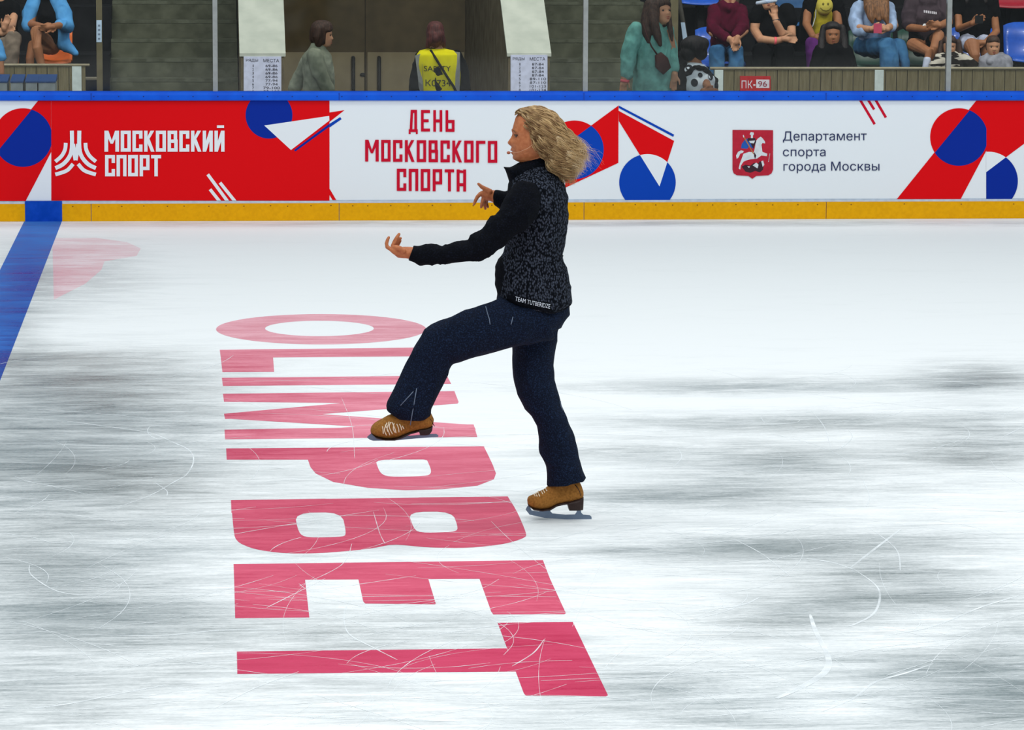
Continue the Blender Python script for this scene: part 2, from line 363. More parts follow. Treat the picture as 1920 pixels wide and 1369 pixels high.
for k in 'LIMET': LET[k] = [(i, P) for i, P in enumerate(LET[k])]
for k in 'OLIMPBET':
    o = ice_mesh('painted_letter', LET[k], zz, ICE_RED[k], ice, (.25, .25)); o['label'] = 'faded red letter %s painted under the ice' % k; zz += .00001
yb = gr(60, 414.5).y-.02
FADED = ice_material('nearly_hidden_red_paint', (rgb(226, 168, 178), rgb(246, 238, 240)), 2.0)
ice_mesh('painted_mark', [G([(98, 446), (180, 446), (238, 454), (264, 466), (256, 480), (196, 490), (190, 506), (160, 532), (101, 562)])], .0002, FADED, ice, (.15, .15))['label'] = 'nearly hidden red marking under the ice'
ice_mesh('blue_line', [[(.1675, -19, 0), (.4683, -19, 0), (.4683, yb, 0), (.1675, yb, 0)]], .0003, ICE_BLUE, ice, (.15, .25))['label'] = 'wide blue line painted under the ice'
# skate scratches
SCR = bpy.data.materials.new('scraped_ice'); SCR.use_nodes = True
_b = SCR.node_tree.nodes['Principled BSDF']; _b.inputs['Base Color'].default_value = rgb(240, 244, 246); _b.inputs['Roughness'].default_value = .7; _b.inputs['Specular IOR Level'].default_value = .1
_n = SCR.node_tree.nodes.new('ShaderNodeTexNoise'); _n.inputs['Scale'].default_value = 9; _n.inputs['Detail'].default_value = 6
_g = SCR.node_tree.nodes.new('ShaderNodeNewGeometry'); SCR.node_tree.links.new(_g.outputs['Position'], _n.inputs['Vector'])
_r = SCR.node_tree.nodes.new('ShaderNodeMapRange'); _r.inputs[1].default_value = .35; _r.inputs[2].default_value = .65; _r.inputs[3].default_value = .35; _r.inputs[4].default_value = .9
SCR.node_tree.links.new(_n.outputs['Fac'], _r.inputs[0]); SCR.node_tree.links.new(_r.outputs[0], _b.inputs['Alpha'])
sm = MB()
def scratch(P, wpx, n=40):
    Q = spline([tuple(gr(x, y))[:2] for x, y in P], n); k = len(Q); Vv = []
    z = .0009+random.random()*.0004
    for i, (x, y) in enumerate(Q):
        px, py = pix((x, y, 0)); d = (Vector((x, y, 0))-CAM).length; hw = wpx/2/F*d*(math.sin(math.pi*(i+.4)/(k+.2))**.35)
        a, b = Q[max(i-1, 0)], Q[min(i+1, k-1)]; t = Vector((b[0]-a[0], b[1]-a[1], 0)).normalized(); nn = Vector((-t.y, t.x, 0))
        hw *= 1+2.0*abs(t.x)                                     # cuts across the view keep a visible width
        Vv += [Vector((x, y, z))+nn*hw, Vector((x, y, z))-nn*hw]
    sm.add(Vv, [(2*i, 2*i+1, 2*i+3, 2*i+2) for i in range(k-1)])
for P, wd in [([(-10, 785), (100, 788), (200, 800), (280, 812), (325, 830), (355, 845), (363, 865), (350, 890), (325, 905), (280, 930), (210, 955)], 2.2),
              ([(320, 798), (285, 799), (277, 810), (290, 822), (330, 832)], 1.6), ([(0, 724), (100, 727), (200, 727)], 1.2), ([(290, 905), (312, 920), (313, 930)], 1.5),
              ([(1519, 1153), (1530, 1186), (1552, 1230), (1548, 1259), (1512, 1284), (1457, 1310)], 9), ([(1603, 1069), (1639, 1095), (1650, 1117), (1639, 1150), (1603, 1171), (1584, 1175)], 3),
              ([(1512, 1048), (1560, 1055), (1603, 1069)], 2.5), ([(1912, 1117), (1840, 1139), (1749, 1175), (1657, 1193)], 2.5), ([(1540, 1335), (1600, 1310), (1640, 1280), (1700, 1262), (1750, 1245)], 3),
              ([(1595, 1065), (1640, 1030), (1690, 992)], 3), ([(1630, 990), (1680, 1030), (1688, 1070)], 2), ([(1380, 1013), (1430, 1040), (1480, 1080)], 2), ([(1425, 1120), (1390, 1135), (1310, 1145)], 2.5),
              ([(650, 1135), (645, 1160), (655, 1190), (700, 1215), (745, 1238)], 2.2), ([(0, 1328), (60, 1328), (130, 1320), (230, 1300), (310, 1285)], 2.5), ([(500, 1140), (560, 1110), (610, 1085)], 1.5),
              ([(400, 1330), (480, 1290), (560, 1260)], 2), ([(55, 1060), (60, 1080), (110, 1110), (180, 1118)], 2), ([(0, 1000), (60, 1008), (100, 1018), (140, 1015)], 1.5), ([(1425, 780), (1440, 795), (1490, 793), (1500, 788)], 1.6),
              ([(1590, 805), (1598, 820), (1580, 838), (1560, 845)], 1.6), ([(1520, 770), (1545, 800), (1557, 838)], 1.5), ([(1270, 840), (1278, 858), (1262, 878)], 1.5), ([(1618, 900), (1630, 930), (1625, 950)], 1.6),
              ([(640, 745), (660, 800), (665, 860)], 1.0), ([(700, 960), (712, 1000), (722, 1020)], 1.4), ([(560, 1095), (600, 1105), (780, 1080)], 1.5), ([(960, 1250), (1000, 1225), (1020, 1200)], 1.8),
              ([(150, 1190), (300, 1192), (420, 1182), (560, 1180)], 2.4), ([(1600, 716), (1780, 716), (1860, 726), (1920, 728)], 1.4), ([(1880, 820), (1920, 800)], 1.5), ([(560, 1100), (640, 1060), (660, 1020)], 1.2)]:
    scratch(P, wd)
for i in range(300):
    py = 690+(random.random()**.8)*680; px = random.uniform(-50, 1970)
    if frost_shade_at(px, py) > .93 and random.random() < .6: continue
    L_ = random.uniform(.3, 1.4); a = random.gauss(0, .9); c = random.uniform(-1.2, 1.2); p0 = gr(px, py); pts = []; x, y = p0.x, p0.y
    for j in range(6): pts.append(pix((x, y, 0))); x += math.cos(a)*L_/5; y += math.sin(a)*L_/5; a += c/5
    scratch(pts, random.uniform(.5, 1.15), 14)
sm.build('skate_scratches', SCR, ice)['kind'] = 'stuff'
fix_up(bpy.data.objects['skate_scratches'])
# ================================================================== BOARDS
H = 1.04; X0, X1 = -3.0, 12.0
bd = empty('rink_board', (4.4, .05, 0)); tag(bd, 'long white rink board with blue cap, yellow kick plate and printed banners', 'rink board')
CAPB = mat('cap_blue', rgb(0, 92, 222), .45, .2, rgb(0, 80, 208), 6); YEL = mat('kick_yellow', rgb(238, 174, 4), .6, .12, rgb(228, 164, 2), 40, bump=.05)
BLUP = mat('marker_blue', rgb(0, 68, 178), .5, .1); PLAS = mat('board_white', rgb(196, 206, 216), .5, .3); GAP = mat('seam_dark', rgb(90, 60, 10), .8)
MB().box((X0, .005, 0), (X1, .09, H-.072)).build('board_panel', PLAS, bd)
c = MB()
prof = [(-.018, .968), (-.024, .975), (-.024, 1.012), (-.018, 1.032), (-.004, 1.04), (.1, 1.04), (.112, 1.03), (.112, .968)]
c.add([(x, y, z) for x in (X0, X1) for y, z in prof], [(i, (i+1) % 8, (i+1) % 8+8, i+8) for i in range(8)]+[tuple(range(7, -1, -1)), tuple(range(8, 16))])
cap = c.build('cap_rail', CAPB, bd); BOLT = mat('bolt_dark_blue', rgb(0, 45, 130), .6)
bo = MB()
for i in range(44):
    p = at(-10+i*46.5, 181, -.024)
    bo.ball((p.x, -.0235, p.z), (.006, .003, .006), 5)
bo.build('bolts', BOLT, cap)['kind'] = 'stuff'
for px in (636, 1095, 1549, 171): 
    p = at(px, 180, -.025); MB().box((p.x-.004, -.0262, .97), (p.x+.004, -.02, 1.03)).build('seam', mat('cap_seam', rgb(0, 62, 165), .6), cap)
kz = .1403; ks = [X0]+[at(px, 400, -.012).x for px in (171, 636, 1095, 1549)]+[X1]; xa, xb = at(47, 400, -.014).x, at(116.5, 400, -.014).x
for i in range(len(ks)-1):
    a, b = ks[i]+.003, ks[i+1]-.003
    m_ = MB()
    for (u, v) in ([(a, xa), (xb, b)] if i == 0 else [(a, b)]): m_.box((u, -.014, 0), (v, .006, kz-.003)).box((u, -.010, kz-.003), (v, .006, kz))
    kp = m_.build('kick_plate', YEL, bd)
    s_ = MB()
    for j in range(12):
        x = a+(b-a)*(j+.5)/12+random.uniform(-.03, .03)
        if a < x < b and not xa-.02 < x < xb+.02: s_.ball((x, -.014, kz-.02+random.uniform(-.004, .002)), (.006, .002, .005), 5)
    s_.build('screws', mat('screw_brown', rgb(120, 78, 8), .7), kp)['kind'] = 'stuff'
MB().box((xa, -.016, 0), (xb, .006, kz+.022)).build('blue_line_marker', BLUP, bd)
MB().box((X0, -.006, kz), (X1, .006, kz+.018)).build('lower_trim', mat('trim_grey', rgb(188, 198, 212), .5, .3), bd)
# ---- banner print
TOP, BOT = 188.6, 376.5
def banner(name, x0, x1, label, art):
    m = [WHT, RED, BLU, BLU2, CRIM, NAVYT]
    b = MB(); yb0, yb1 = BOT-x0/1920*4.5, BOT-x1/1920*4.5
    b.prism([(x0, TOP), (x1, TOP+.4), (x1, yb1), (x0, yb0)], .002, .006)
    p = b.build(name, WHT, bd); p['label'] = label
    a = MB(); a.L = MB(); a.E = MB(); k = [0]
    def put(P, mi, x0=x0, x1=x1):
        P = clip(clip(P, (x0, 0), (x0, -1)), (x1, 0), (x1, 1)); P = clip(P, (0, TOP+.2), (1, TOP+.2)); P = clip(P, (1, BOT-x0/1920*4.5), (0, BOT-x0/1920*4.5))
        if len(P) > 2: k[0] += 1; a.flat(P, -.0002*k[0]+.0005, mi)
    art(put, a, m)
    a.build('printed_shapes', m, p)
    if a.L.f: a.L.build('lettering', m, p)
    if a.E.f: a.E.build('emblem', m, p)
    return p
def glyph(ch, tx, ty):
    R = lambda x0, y0, x1, y1: [(x0, y0), (x1, y0), (x1, y1), (x0, y1)]
    L, T, B, M_ = R(0, 0, tx, 1), R(0, 0, 1, ty), R(0, 1-ty, 1, 1), R(0, .5-ty/2, 1, .5+ty/2)
    Rr = R(1-tx, 0, 1, 1)
    return {'О': [L, T, B, Rr], 'С': [L, T, B, R(1-tx, 0, 1, .38), R(1-tx, .66, 1, 1)], 'П': [L, T, Rr], 'Г': [L, T], 'Е': [L, T, B, R(0, .5-ty/2, .85, .5+ty/2)],
            'Н': [L, Rr, M_], 'Р': [L, T, R(0, .55, 1, .55+ty), R(1-tx, 0, 1, .6)], 'Т': [T, R(.5-tx/2, 0, .5+tx/2, 1)], 'А': [L, [(0, 0), (1, .08), (1, ty+.04), (0, ty)], Rr, R(0, .62, 1, .62+ty)],
            'В': [L, R(0, 0, .95, ty), R(.95-tx, 0, .95, .5), M_, B, R(1-tx, .5, 1, 1)], 'Ь': [L, R(0, .45, 1, .45+ty), B, R(1-tx, .45, 1, 1)],
            'И': [L, Rr, [(1-tx, 0), (1, 0), (tx, 1), (0, 1)]], 'Й': [L, Rr, [(1-tx, 0), (1, 0), (tx, 1), (0, 1)], R(.25, -.25, .95, -.13)],
            'К': [L, [(1-tx*1.1, 0), (1, 0), (tx*.95, .56), (tx*.6, .42)], [(tx*.7, .48), (tx*1.6, .40), (1.03, 1), (1-tx*.95, 1)]],
            'М': [R(0, 0, tx*.75, 1), R(1-tx*.75, 0, 1, 1), [(0, 0), (tx*.8, 0), (.58, .62), (.42, .62)], [(1-tx*.8, 0), (1, 0), (.58, .62), (.42, .62)]],
            'Д': [[(.22, 0), (.22+tx*.9, 0), (tx+.1, .92), (.1, .92)], R(.22, 0, .92, ty), R(.92-tx, 0, .92, .92), R(0, .9, 1, .9+ty*.9), R(0, .9, tx*.7, 1.12), R(1-tx*.7, .9, 1, 1.12)]}[ch]
def block(a, s, x0, y0, x1, y1, Y, mi, tx, ty, gap=.22, slope=0):
    ws = [1.45 if c == 'М' else 1.0 for c in s]; tot = sum(ws)+gap*(len(s)-1); u = (x1-x0)/tot; x = x0; k = 0
    for c, wd in zip(s, ws):
        for P in glyph(c, tx if c != 'М' else tx/1.0, ty):
            k += 1; a.flat([(x+p[0]*u*wd, y0+p[1]*(y1-y0)+slope*(x-x0)/(x1-x0)) for p in P], Y-.00006*k, mi)
        x += (wd+gap)*u
def art_left(put, a, m):
    put([(72, 188), (96, 188), (96, 285), (48, 377), (-60, 377), (-60, 351.5)], 1)
    c = circ(43, 258, 55); d0, d1 = (72, 190), (0, 278)
    put(clip(c, d0, d1), 1); put(clip(c, d1, d0), 2)
def art_sport(put, a, m):
    put([(96, 180), (618.3, 180), (618.3, 380), (96, 380)], 1); put(circ(504.4, 216, 44), 2)
    put([(495.5, 235.3), (617.2, 217.4), (617.6, 226), (545.6, 281.3)], 0)
    put([(551, 281.5), (617.6, 232), (617.8, 237.5), (554, 284)], 2)
    for q in (((389.5, 327), (427, 378)), ((412.5, 342.5), (441, 378)), ((393.8, 355), (412, 378))): put(bar(*q, 6), 0)
    o = lambda x, y: (x/4, y/4+160); nq = 0
    for sgn in (1, -1):
        M = lambda P: [o(567+sgn*(567-x), y) for x, y in P]
        for P, wd in (([(493, 432), (488, 480), (462, 530), (415, 572)], 7), ([(539, 340), (539, 470), (518, 540), (470, 594), (415, 621)], 7.5), ([(548, 590), (500, 640), (415, 669)], 7), ([(548, 440), (556, 500), (567, 562)], 7.5)):
            Q = spline(M(P), 12); nq += 1; Vv = []
            for i, (x, y) in enumerate(Q):
                p, r_ = Q[max(i-1, 0)], Q[min(i+1, 12)]; dx, dy = r_[0]-p[0], r_[1]-p[1]; l_ = math.hypot(dx, dy)
                Vv += [at(x-dy/l_*wd/2, y+dx/l_*wd/2, -.0030-.0001*nq), at(x+dy/l_*wd/2, y-dx/l_*wd/2, -.0030-.0001*nq)]
            a.E.add(Vv, [(2*i, 2*i+1, 2*i+3, 2*i+2) for i in range(12)], 0)
    block(a.L, 'МОСКОВСКИЙ', 195.8, 245, 421, 284.5, -.003, 0, .34, .16, .16); block(a.L, 'СПОРТ', 197, 290.5, 302, 330.7, -.003, 0, .34, .16, .16)
def art_day(put, a, m):
    put([(617.4, 211), (646, 206.6), (617.4, 229)], 1); put([(617.4, 232.5), (638, 219.5), (640.5, 223.5), (617.4, 239.5)], 3)
    put([(617.4, 353), (631, 376), (624, 376), (617.4, 365)], 1)
    block(a.L, 'ДЕНЬ', 766.4, 206, 852.3, 246.5, -.003, 4, .30, .14, .36, 1); block(a.L, 'МОСКОВСКОГО', 684.6, 262, 932.4, 303, -.003, 4, .31, .14, .26, 2.5); block(a.L, 'СПОРТА', 744, 316.5, 874, 358, -.003, 4, .31, .14, .26, 1.5)
    A = [(1159.8, 197.8), (1159.4, 305.5), (1060, 352), (1060, 271)]; put(A, 1)
    c = circ(1077, 281, 55); d0, d1 = (1159.8, 197.8), (1074, 261)
    put(clip(c, d0, d1), 1); put(clip(clip(c, d1, d0), (1060, 352), (1159.4, 305.5)) if False else clip(clip(c, d1, d0), (1159.4, 305.5), (1060, 352)), 3)
    Bq = [(1159.8, 207.7), (1264, 264.3), (1236.6, 349.7), (1160.3, 227)]; put(Bq, 1)
    c = [p for p in circ(1214, 342, 53)]; c = clip(c, (1159.3, 400), (1159.3, 300)); put(c, 3)
    w_ = circ(1214, 342, 53)
    for i in range(4): w_ = clip(w_, Bq[i], Bq[(i+1) % 4])
    put(w_, 0); put([(1160.3, 198), (1264, 252.5), (1262.3, 256.5), (1160.3, 202.5)], 3)
def art_dept(put, a, m):
    for q in (((1612, 186), (1640, 233)), ((1627, 186), (1639, 205.3)), ((1641, 186), (1661, 220.4))): put(bar(*q, 4.8), 4)
    write(a.L, 'Департамент', 1468, 246.5, 1625, 268.5, -.003, 5, drop=-.5); write(a.L, 'спорта', 1468, 280.5, 1548, 297.5, -.003, 5); write(a.L, 'города Москвы', 1469, 303.5, 1649, 325, -.003, 5, drop=-.5)
    put([(1831, 188), (1849.6, 188), (1849.6, 282), (1801, 374), (1681, 374)], 1); put([(1849.4, 188), (1990, 188), (1990, 218), (1849.4, 322)], 1)
    c = circ(1798, 257, 54); d0, d1 = (1831, 190.8), (1681.4, 373.6)
    put(clip(c, d0, d1), 1); put(clip(clip(c, d1, d0), (1849.6, 100), (1849.6, 300)), 2)
    c = circ(1853.5, 339.5, 55); l0, l1 = (1849, 323), (1886.8, 294.4)
    put(clip(clip(c, l1, l0), (1849.2, 400), (1849.2, 300)), 0); put(clip(clip(c, l0, l1), (1849.2, 400), (1849.2, 300)), 2)
banner('banner', -600, 96.2, 'left end banner section with a red and blue circle', art_left)
banner('banner', 96.2, 617.8, 'red banner with white emblem and lettering МОСКОВСКИЙ СПОРТ', art_sport)
banner('banner', 617.8, 1300, 'white banner reading ДЕНЬ МОСКОВСКОГО СПОРТА with red and blue shapes', art_day)
pd = banner('banner', 1300, 2500, 'white banner reading Департамент спорта города Москвы with a coat of arms', art_dept)
# coat of arms
o8 = lambda P: [(x/4.364+1040, y/4.364+160) for x, y in P]
ca = MB(); CM = [mat('arms_red', rgb(178, 14, 44), .45), mat('arms_silver', rgb(205, 210, 214), .45), mat('arms_blue', rgb(20, 80, 165), .45), mat('arms_dark', rgb(48, 20, 34), .5), mat('arms_gold', rgb(170, 110, 60), .5)]
arts = [(0, [(1455, 365), (1787, 367), (1787, 690), (1775, 720), (1750, 736), (1650, 742), (1617, 765), (1585, 742), (1490, 736), (1465, 720), (1455, 690)]),
        (2, [(1560, 440), (1600, 432), (1640, 470), (1625, 520), (1590, 500), (1575, 520), (1525, 515), (1530, 480)]),
        (1, [(1490, 602), (1484, 575), (1500, 545), (1525, 532), (1548, 538), (1540, 552), (1518, 560), (1505, 590)]),
        (1, [(1530, 600), (1545, 560), (1590, 545), (1630, 548), (1640, 500), (1645, 460), (1662, 436), (1685, 420), (1700, 432), (1722, 462), (1722, 476), (1700, 472), (1692, 486), (1700, 545), (1740, 560), (1736, 580), (1690, 575), (1655, 600), (1600, 606), (1575, 612), (1545, 625), (1525, 655), (1518, 690), (1505, 680), (1515, 640)]),
        (3, [(1580, 432), (1640, 430), (1650, 460), (1625, 520), (1600, 470), (1575, 450)]), (1, [(1595, 400), (1605, 382), (1628, 386), (1630, 400), (1622, 412), (1622, 432), (1605, 432), (1606, 408)]),
        (1, [(1590, 455), (1640, 452), (1630, 475), (1600, 472)]), (4, [(1548, 430), (1556, 424), (1632, 560), (1626, 566)]), (1, [(1540, 410), (1546, 405), (1552, 424), (1544, 428)]),
        (3, [(1530, 665), (1560, 650), (1600, 658), (1630, 635), (1665, 640), (1680, 620), (1712, 640), (1705, 690), (1680, 712), (1640, 700), (1600, 716), (1560, 705)]),
        (1, [(1620, 655), (1650, 632), (1668, 650), (1660, 680), (1640, 668)]), (1, [(1690, 622), (1705, 615), (1716, 650), (1702, 668)]), (1, [(1575, 662), (1600, 664), (1590, 676)]), (3, [(1632, 545), (1650, 575), (1640, 604), (1632, 580)])]
for i, (mi, P) in enumerate(arts): ca.flat(o8(P), -.0032-.00012*i, mi)
for i in range(6): ca.flat(bar(*o8([(1762-i*2, 560+i*12), (1758-i*2, 566+i*12)]), 1.2), -.0052, 1)
ca.build('coat_of_arms', CM, pd)
# ================================================================== GLASS AND POSTS
ALU = mat('aluminium', rgb(150, 152, 150), .45, .5, metal=.3)
GL = bpy.data.materials.new('rink_glass'); GL.use_nodes = True; N = GL.node_tree.nodes; L = GL.node_tree.links
N.remove(N['Principled BSDF']); tr = N.new('ShaderNodeBsdfTransparent'); tr.inputs[0].default_value = (.95, .965, .96, 1); gs = N.new('ShaderNodeBsdfGlossy'); gs.inputs['Roughness'].default_value = .04
fz = N.new('ShaderNodeFresnel'); fz.inputs[0].default_value = 1.3; ms = N.new('ShaderNodeMixShader'); L.new(fz.outputs[0], ms.inputs[0]); L.new(tr.outputs[0], ms.inputs[1]); L.new(gs.outputs[0], ms.inputs[2])
L.new(ms.outputs[0], N['Material Output'].inputs[0])
px_posts = [-292, 403.5, 1097.5, 1778.5]; xs_p = [at(p, 100, .05).x for p in px_posts]+[at(2470, 100, .05).x]
pl = ['grey metal glass post in front of the left staircase', 'grey metal glass post between the right staircase and right pillar', 'grey metal glass post in front of the seated spectators at right']
for i, x in enumerate(xs_p[1:4]):
    m_ = MB().box((x-.019, .03, H), (x+.019, .085, 2.9))
    tag(m_.build('glass_support_post', ALU), pl[i], 'post', 'posts of the rink glass')
pg = ['clear rink glass pane left of the left post', 'clear rink glass pane between the left and middle posts', 'clear rink glass pane between the middle and right posts', 'clear rink glass pane right of the rightmost post']
for i in range(4):
    tag(MB().box((xs_p[i]+.02, .05, H), (xs_p[i+1]-.02, .062, 2.9)).build('rink_glass', GL), pg[i], 'glass', 'rink glass panes')
# ================================================================== STANDS
CONC = mat('concrete_dark', rgb(70, 72, 58), .9, .1, rgb(92, 94, 78), 7, 8, bump=.3); CONL = mat('concrete_light', rgb(172, 176, 164), .85, .1, rgb(190, 193, 180), 5, 8, bump=.2)
CONB = mat('concrete_brown', rgb(92, 82, 62), .9, .1, rgb(112, 102, 80), 6, 8, bump=.2); DARK = mat('dark_stand', rgb(20, 20, 22), .9, .1, rgb(30, 30, 32), 8)
tag(MB().box((-14, .12, -.1), (22, 12, 0)).build('floor', mat('walkway', rgb(70, 66, 60), .9, .1, rgb(84, 80, 72), 5)), 'grey walkway behind the boards', None, None, 'structure')
YS = 4.0
def stairs(name, pxa, pxb, label):
    m_ = MB(); xa_, xb_ = at(pxa, 100, YS).x, at(pxb, 100, YS).x; e_ = MB()
    for i in range(14):
        z0, z1 = i*.172, (i+1)*.172; y = YS+i*.3
        m_.box((xa_, y, z0-.3), (xb_, y+.34, z1)); e_.box((xa_, y-.004, z1-.028), (xb_, y+.03, z1+.002))
    o = m_.build(name, CONC); tag(o, label, None, None, 'structure'); e_.build('worn_step_edges', mat('worn_edge', rgb(96, 99, 84), .9, .1, rgb(72, 74, 60), 9, 6), o)
stairs('staircase', 200, 449, 'concrete staircase left of the tunnel'); stairs('staircase', 1031, 1266, 'concrete staircase right of the tunnel')
def parapet(pxa, pxb, label):
    a, b = at(pxa, 103, YS-.02).x, at(pxb, 103, YS-.02).x; zt = at(pxa, 102, YS-.02).z; s = math.tan(math.radians(32)); Ld = 5.28; m_ = MB()
    m_.add([(a, YS-.02, 0), (b, YS-.02, 0), (b, YS-.02, zt), (a, YS-.02, zt), (a, YS+Ld, 0), (b, YS+Ld, 0), (b, YS+Ld, zt+s*Ld), (a, YS+Ld, zt+s*Ld)],
           [(0, 1, 2, 3), (5, 4, 7, 6), (4, 0, 3, 7), (1, 5, 6, 2), (4, 5, 1, 0)])
    o = m_.build('parapet', CONB); tag(o, label, None, None, 'structure')
    c_ = MB(); k = .012
    for (u, v) in ((-.03, 2.06), (2.07, Ld)):
        c_.add([(a-k, YS+u, zt+s*u), (b+k, YS+u, zt+s*u), (b+k, YS+u, zt+s*u+.03), (a-k, YS+u, zt+s*u+.03), (a-k, YS+v, zt+s*v), (b+k, YS+v, zt+s*v), (b+k, YS+v, zt+s*v+.03), (a-k, YS+v, zt+s*v+.03)],
               [(0, 1, 2, 3), (5, 4, 7, 6), (3, 2, 6, 7), (4, 0, 3, 7), (1, 5, 6, 2), (4, 5, 1, 0)])
    c_.build('coping_slab', CONL, o); return a, b
PA = parapet(451.5, 533, 'sloping concrete parapet left of the tunnel'); PB = parapet(953, 1031, 'sloping concrete parapet right of the tunnel')
# tunnel shell and door
YD = 9.3
tag(MB().box((PA[1]-.5, YD+.06, 0), (PB[0]+1, YD+.2, 3.2)).build('wall_back', CONB), 'back wall of the tunnel', None, None, 'structure')
dr = empty('door_1', (at(685, 100, YD).x, YD, 0)); tag(dr, 'brown double door at the back of the tunnel', None, None, 'structure')
DW = mat('door_brown', rgb(84, 71, 46), .6, .3, rgb(98, 84, 56), 5, 5); DW2 = mat('door_tan', rgb(146, 132, 100), .6, .3, rgb(160, 146, 112), 5, 5)
for a, b in ((528, 684.2), (685.4, 872)):
    xa_, xb_ = at(a, 100, YD).x, at(b, 100, YD).x; z1 = at(a, 98, YD).z
    lf = MB().box((xa_, YD, .02), (xb_, YD+.05, 3.1)).build('door_leaf', DW, dr)
    MB().box((xa_+.02, YD-.012, .05), (xb_-.01, YD, z1)).build('lower_panel', DW2, lf)
for px in (662.5, 711):
    p0, p1 = at(px, 108, YD-.05), at(px, 172, YD-.05)
    MB().tube([(p0.x, YD, p0.z), (p0.x, YD-.06, p0.z), (p0.x, YD-.06, p1.z-.2), (p0.x, YD, p1.z-.2)], .02, 8).build('pull_handle', mat('handle_dark', rgb(28, 24, 18), .5), dr, True)
p = at(680, 140, YD-.02); MB().ball((p.x, YD-.02, p.z), (.03, .02, .02)).build('lock', mat('handle_dark', rgb(28, 24, 18), .5), dr)
# seating signs on the parapets
SIGN = mat('sign_paper', rgb(196, 200, 222), .6, .2); INK = mat('sign_ink', rgb(50, 46, 56), .7)
def seat_sign(x0, x1, y0, cols, label, rows):
    Y = YS-.03; s = tag(MB().prism([(x0, y0), (x1, y0), (x1, 215), (x0, 215)], Y-.012, Y+.008).build('seating_sign', SIGN), label, 'sign')
    a = MB(); w_ = x1-x0
    write(a, 'РЯДЫ', x0+w_*.06, y0+4.5, x0+w_*.38, y0+10.5, Y-.014); write(a, 'МЕСТА', x0+w_*.52, y0+4.5, x1-w_*.06, y0+10.5, Y-.014)
    for i, r in enumerate(rows):
        yy = y0+15+i*6.9; write(a, str(i+1), x0+w_*(.225 if i else .24), yy, x0+w_*(.27 if i else .262), yy+4.8, Y-.014); hw = .16 if len(r) < 6 else .22
        write(a, r, x0+w_*(.74-hw), yy, x0+w_*(.74+hw), yy+4.8, Y-.014)
    a.build('printed_text', INK, s)
seat_sign(457, 527.5, 106, 0, 'white seating sign on the left parapet reading РЯДЫ МЕСТА', ['69-86', '69-86', '69-86', '69-86', '77-94', '77-94', '79-100', '83-102'])
seat_sign(957.5, 1026.5, 103, 0, 'white seating sign on the right parapet reading РЯДЫ МЕСТА', ['87-84', '87-84', '87-84', '87-84', '89-110', '87-110', '101-123', '101-124', '105-128'])
# timber fronts of the stands
YP = 3.3; WOOD = mat('timber_olive', rgb(122, 112, 84), .8, .15, rgb(104, 95, 68), 9, 6, stretch=(6, 1, .6), bump=.2); RAILM = mat('rail_grey_tan', rgb(150, 140, 116), .6, .3)
WPOST = mat('post_white', rgb(196, 206, 202), .6, .2); GRV = mat('groove', rgb(70, 62, 42), .9)
def front(x0, x1, yt, yr, posts, label, w_px=20.3, off=0):
    r = empty('cladded_partition', (at((x0+x1)/2, yt, YP).x, YP, 0)); tag(r, label, 'partition')
    zt = at(x0, yr, YP).z; m_ = MB(); x = x0+off; A, B = at(x0, yt, YP).x, at(x1, yt, YP).x
    while x < x1:
        a, b = max(A, at(x, yt, YP).x), min(B, at(x+w_px-1.3, yt, YP).x)
        if b > a: m_.box((a, YP-.02, .02), (b, YP+.01, zt))
        x += w_px
    m_.build('board_cladding', WOOD, r); MB().box((A, YP+.004, .02), (B, YP+.03, zt)).build('backing', GRV, r)
    z0, z1 = at(x0, yr, YP-.04).z, at(x0, yt, YP-.04).z; A2, B2 = at(x0-(8 if x0 > 0 else 0), yt, YP).x, at(x1+8, yt, YP).x
    MB().tube([(A2, YP-.02, (z0+z1)/2), (B2, YP-.02, (z0+z1)/2)], (z1-z0)/2, 12).build('top_rail', RAILM, r, True)
    for a, b in posts:
        p0, p1 = at(a, yr, YP-.03), at(b, yr, YP-.03); MB().box((p0.x, YP-.035, 0), (p1.x, YP, p0.z)).build('white_post', WPOST, r)
    return r
front(1339, 2060, 125.6, 131, [(1340, 1356), (1640.5, 1657)], 'tan board-clad front below the right hand spectators', 20.3, -3)
front(-200, 160, 119.5, 124.5, [(135, 152.5)], 'tan board-clad front below the left hand spectators', 20.5, 2)
s = tag(MB().prism([(1387.8, 142.5), (1444.8, 143), (1444.8, 172), (1387.8, 172)], YP-.04, YP-.022).build('sector_sign', mat('sign_red', rgb(180, 6, 18), .5)), 'small red sign reading ПК-96 on the right stand front', 'sign')
a = MB(); a.flat([(1418, 149), (1442.5, 149.3), (1442.5, 165), (1418, 165)], YP-.041, 0); write(a, 'ПК', 1390.5, 151, 1411, 165.5, YP-.042, 0); a.flat([(1412.5, 158), (1416.5, 158), (1416.5, 161), (1412.5, 161)], YP-.042, 0)
write(a, '96', 1421.5, 152, 1438, 162.5, YP-.043, 1); a.build('printed_text', [mat('sign_white', rgb(222, 214, 222), .5), mat('sign_red_text', rgb(150, 20, 50), .5)], s)
POSTT = mat('post_tan', rgb(112, 104, 80), .7, .2, rgb(98, 90, 66), 12)
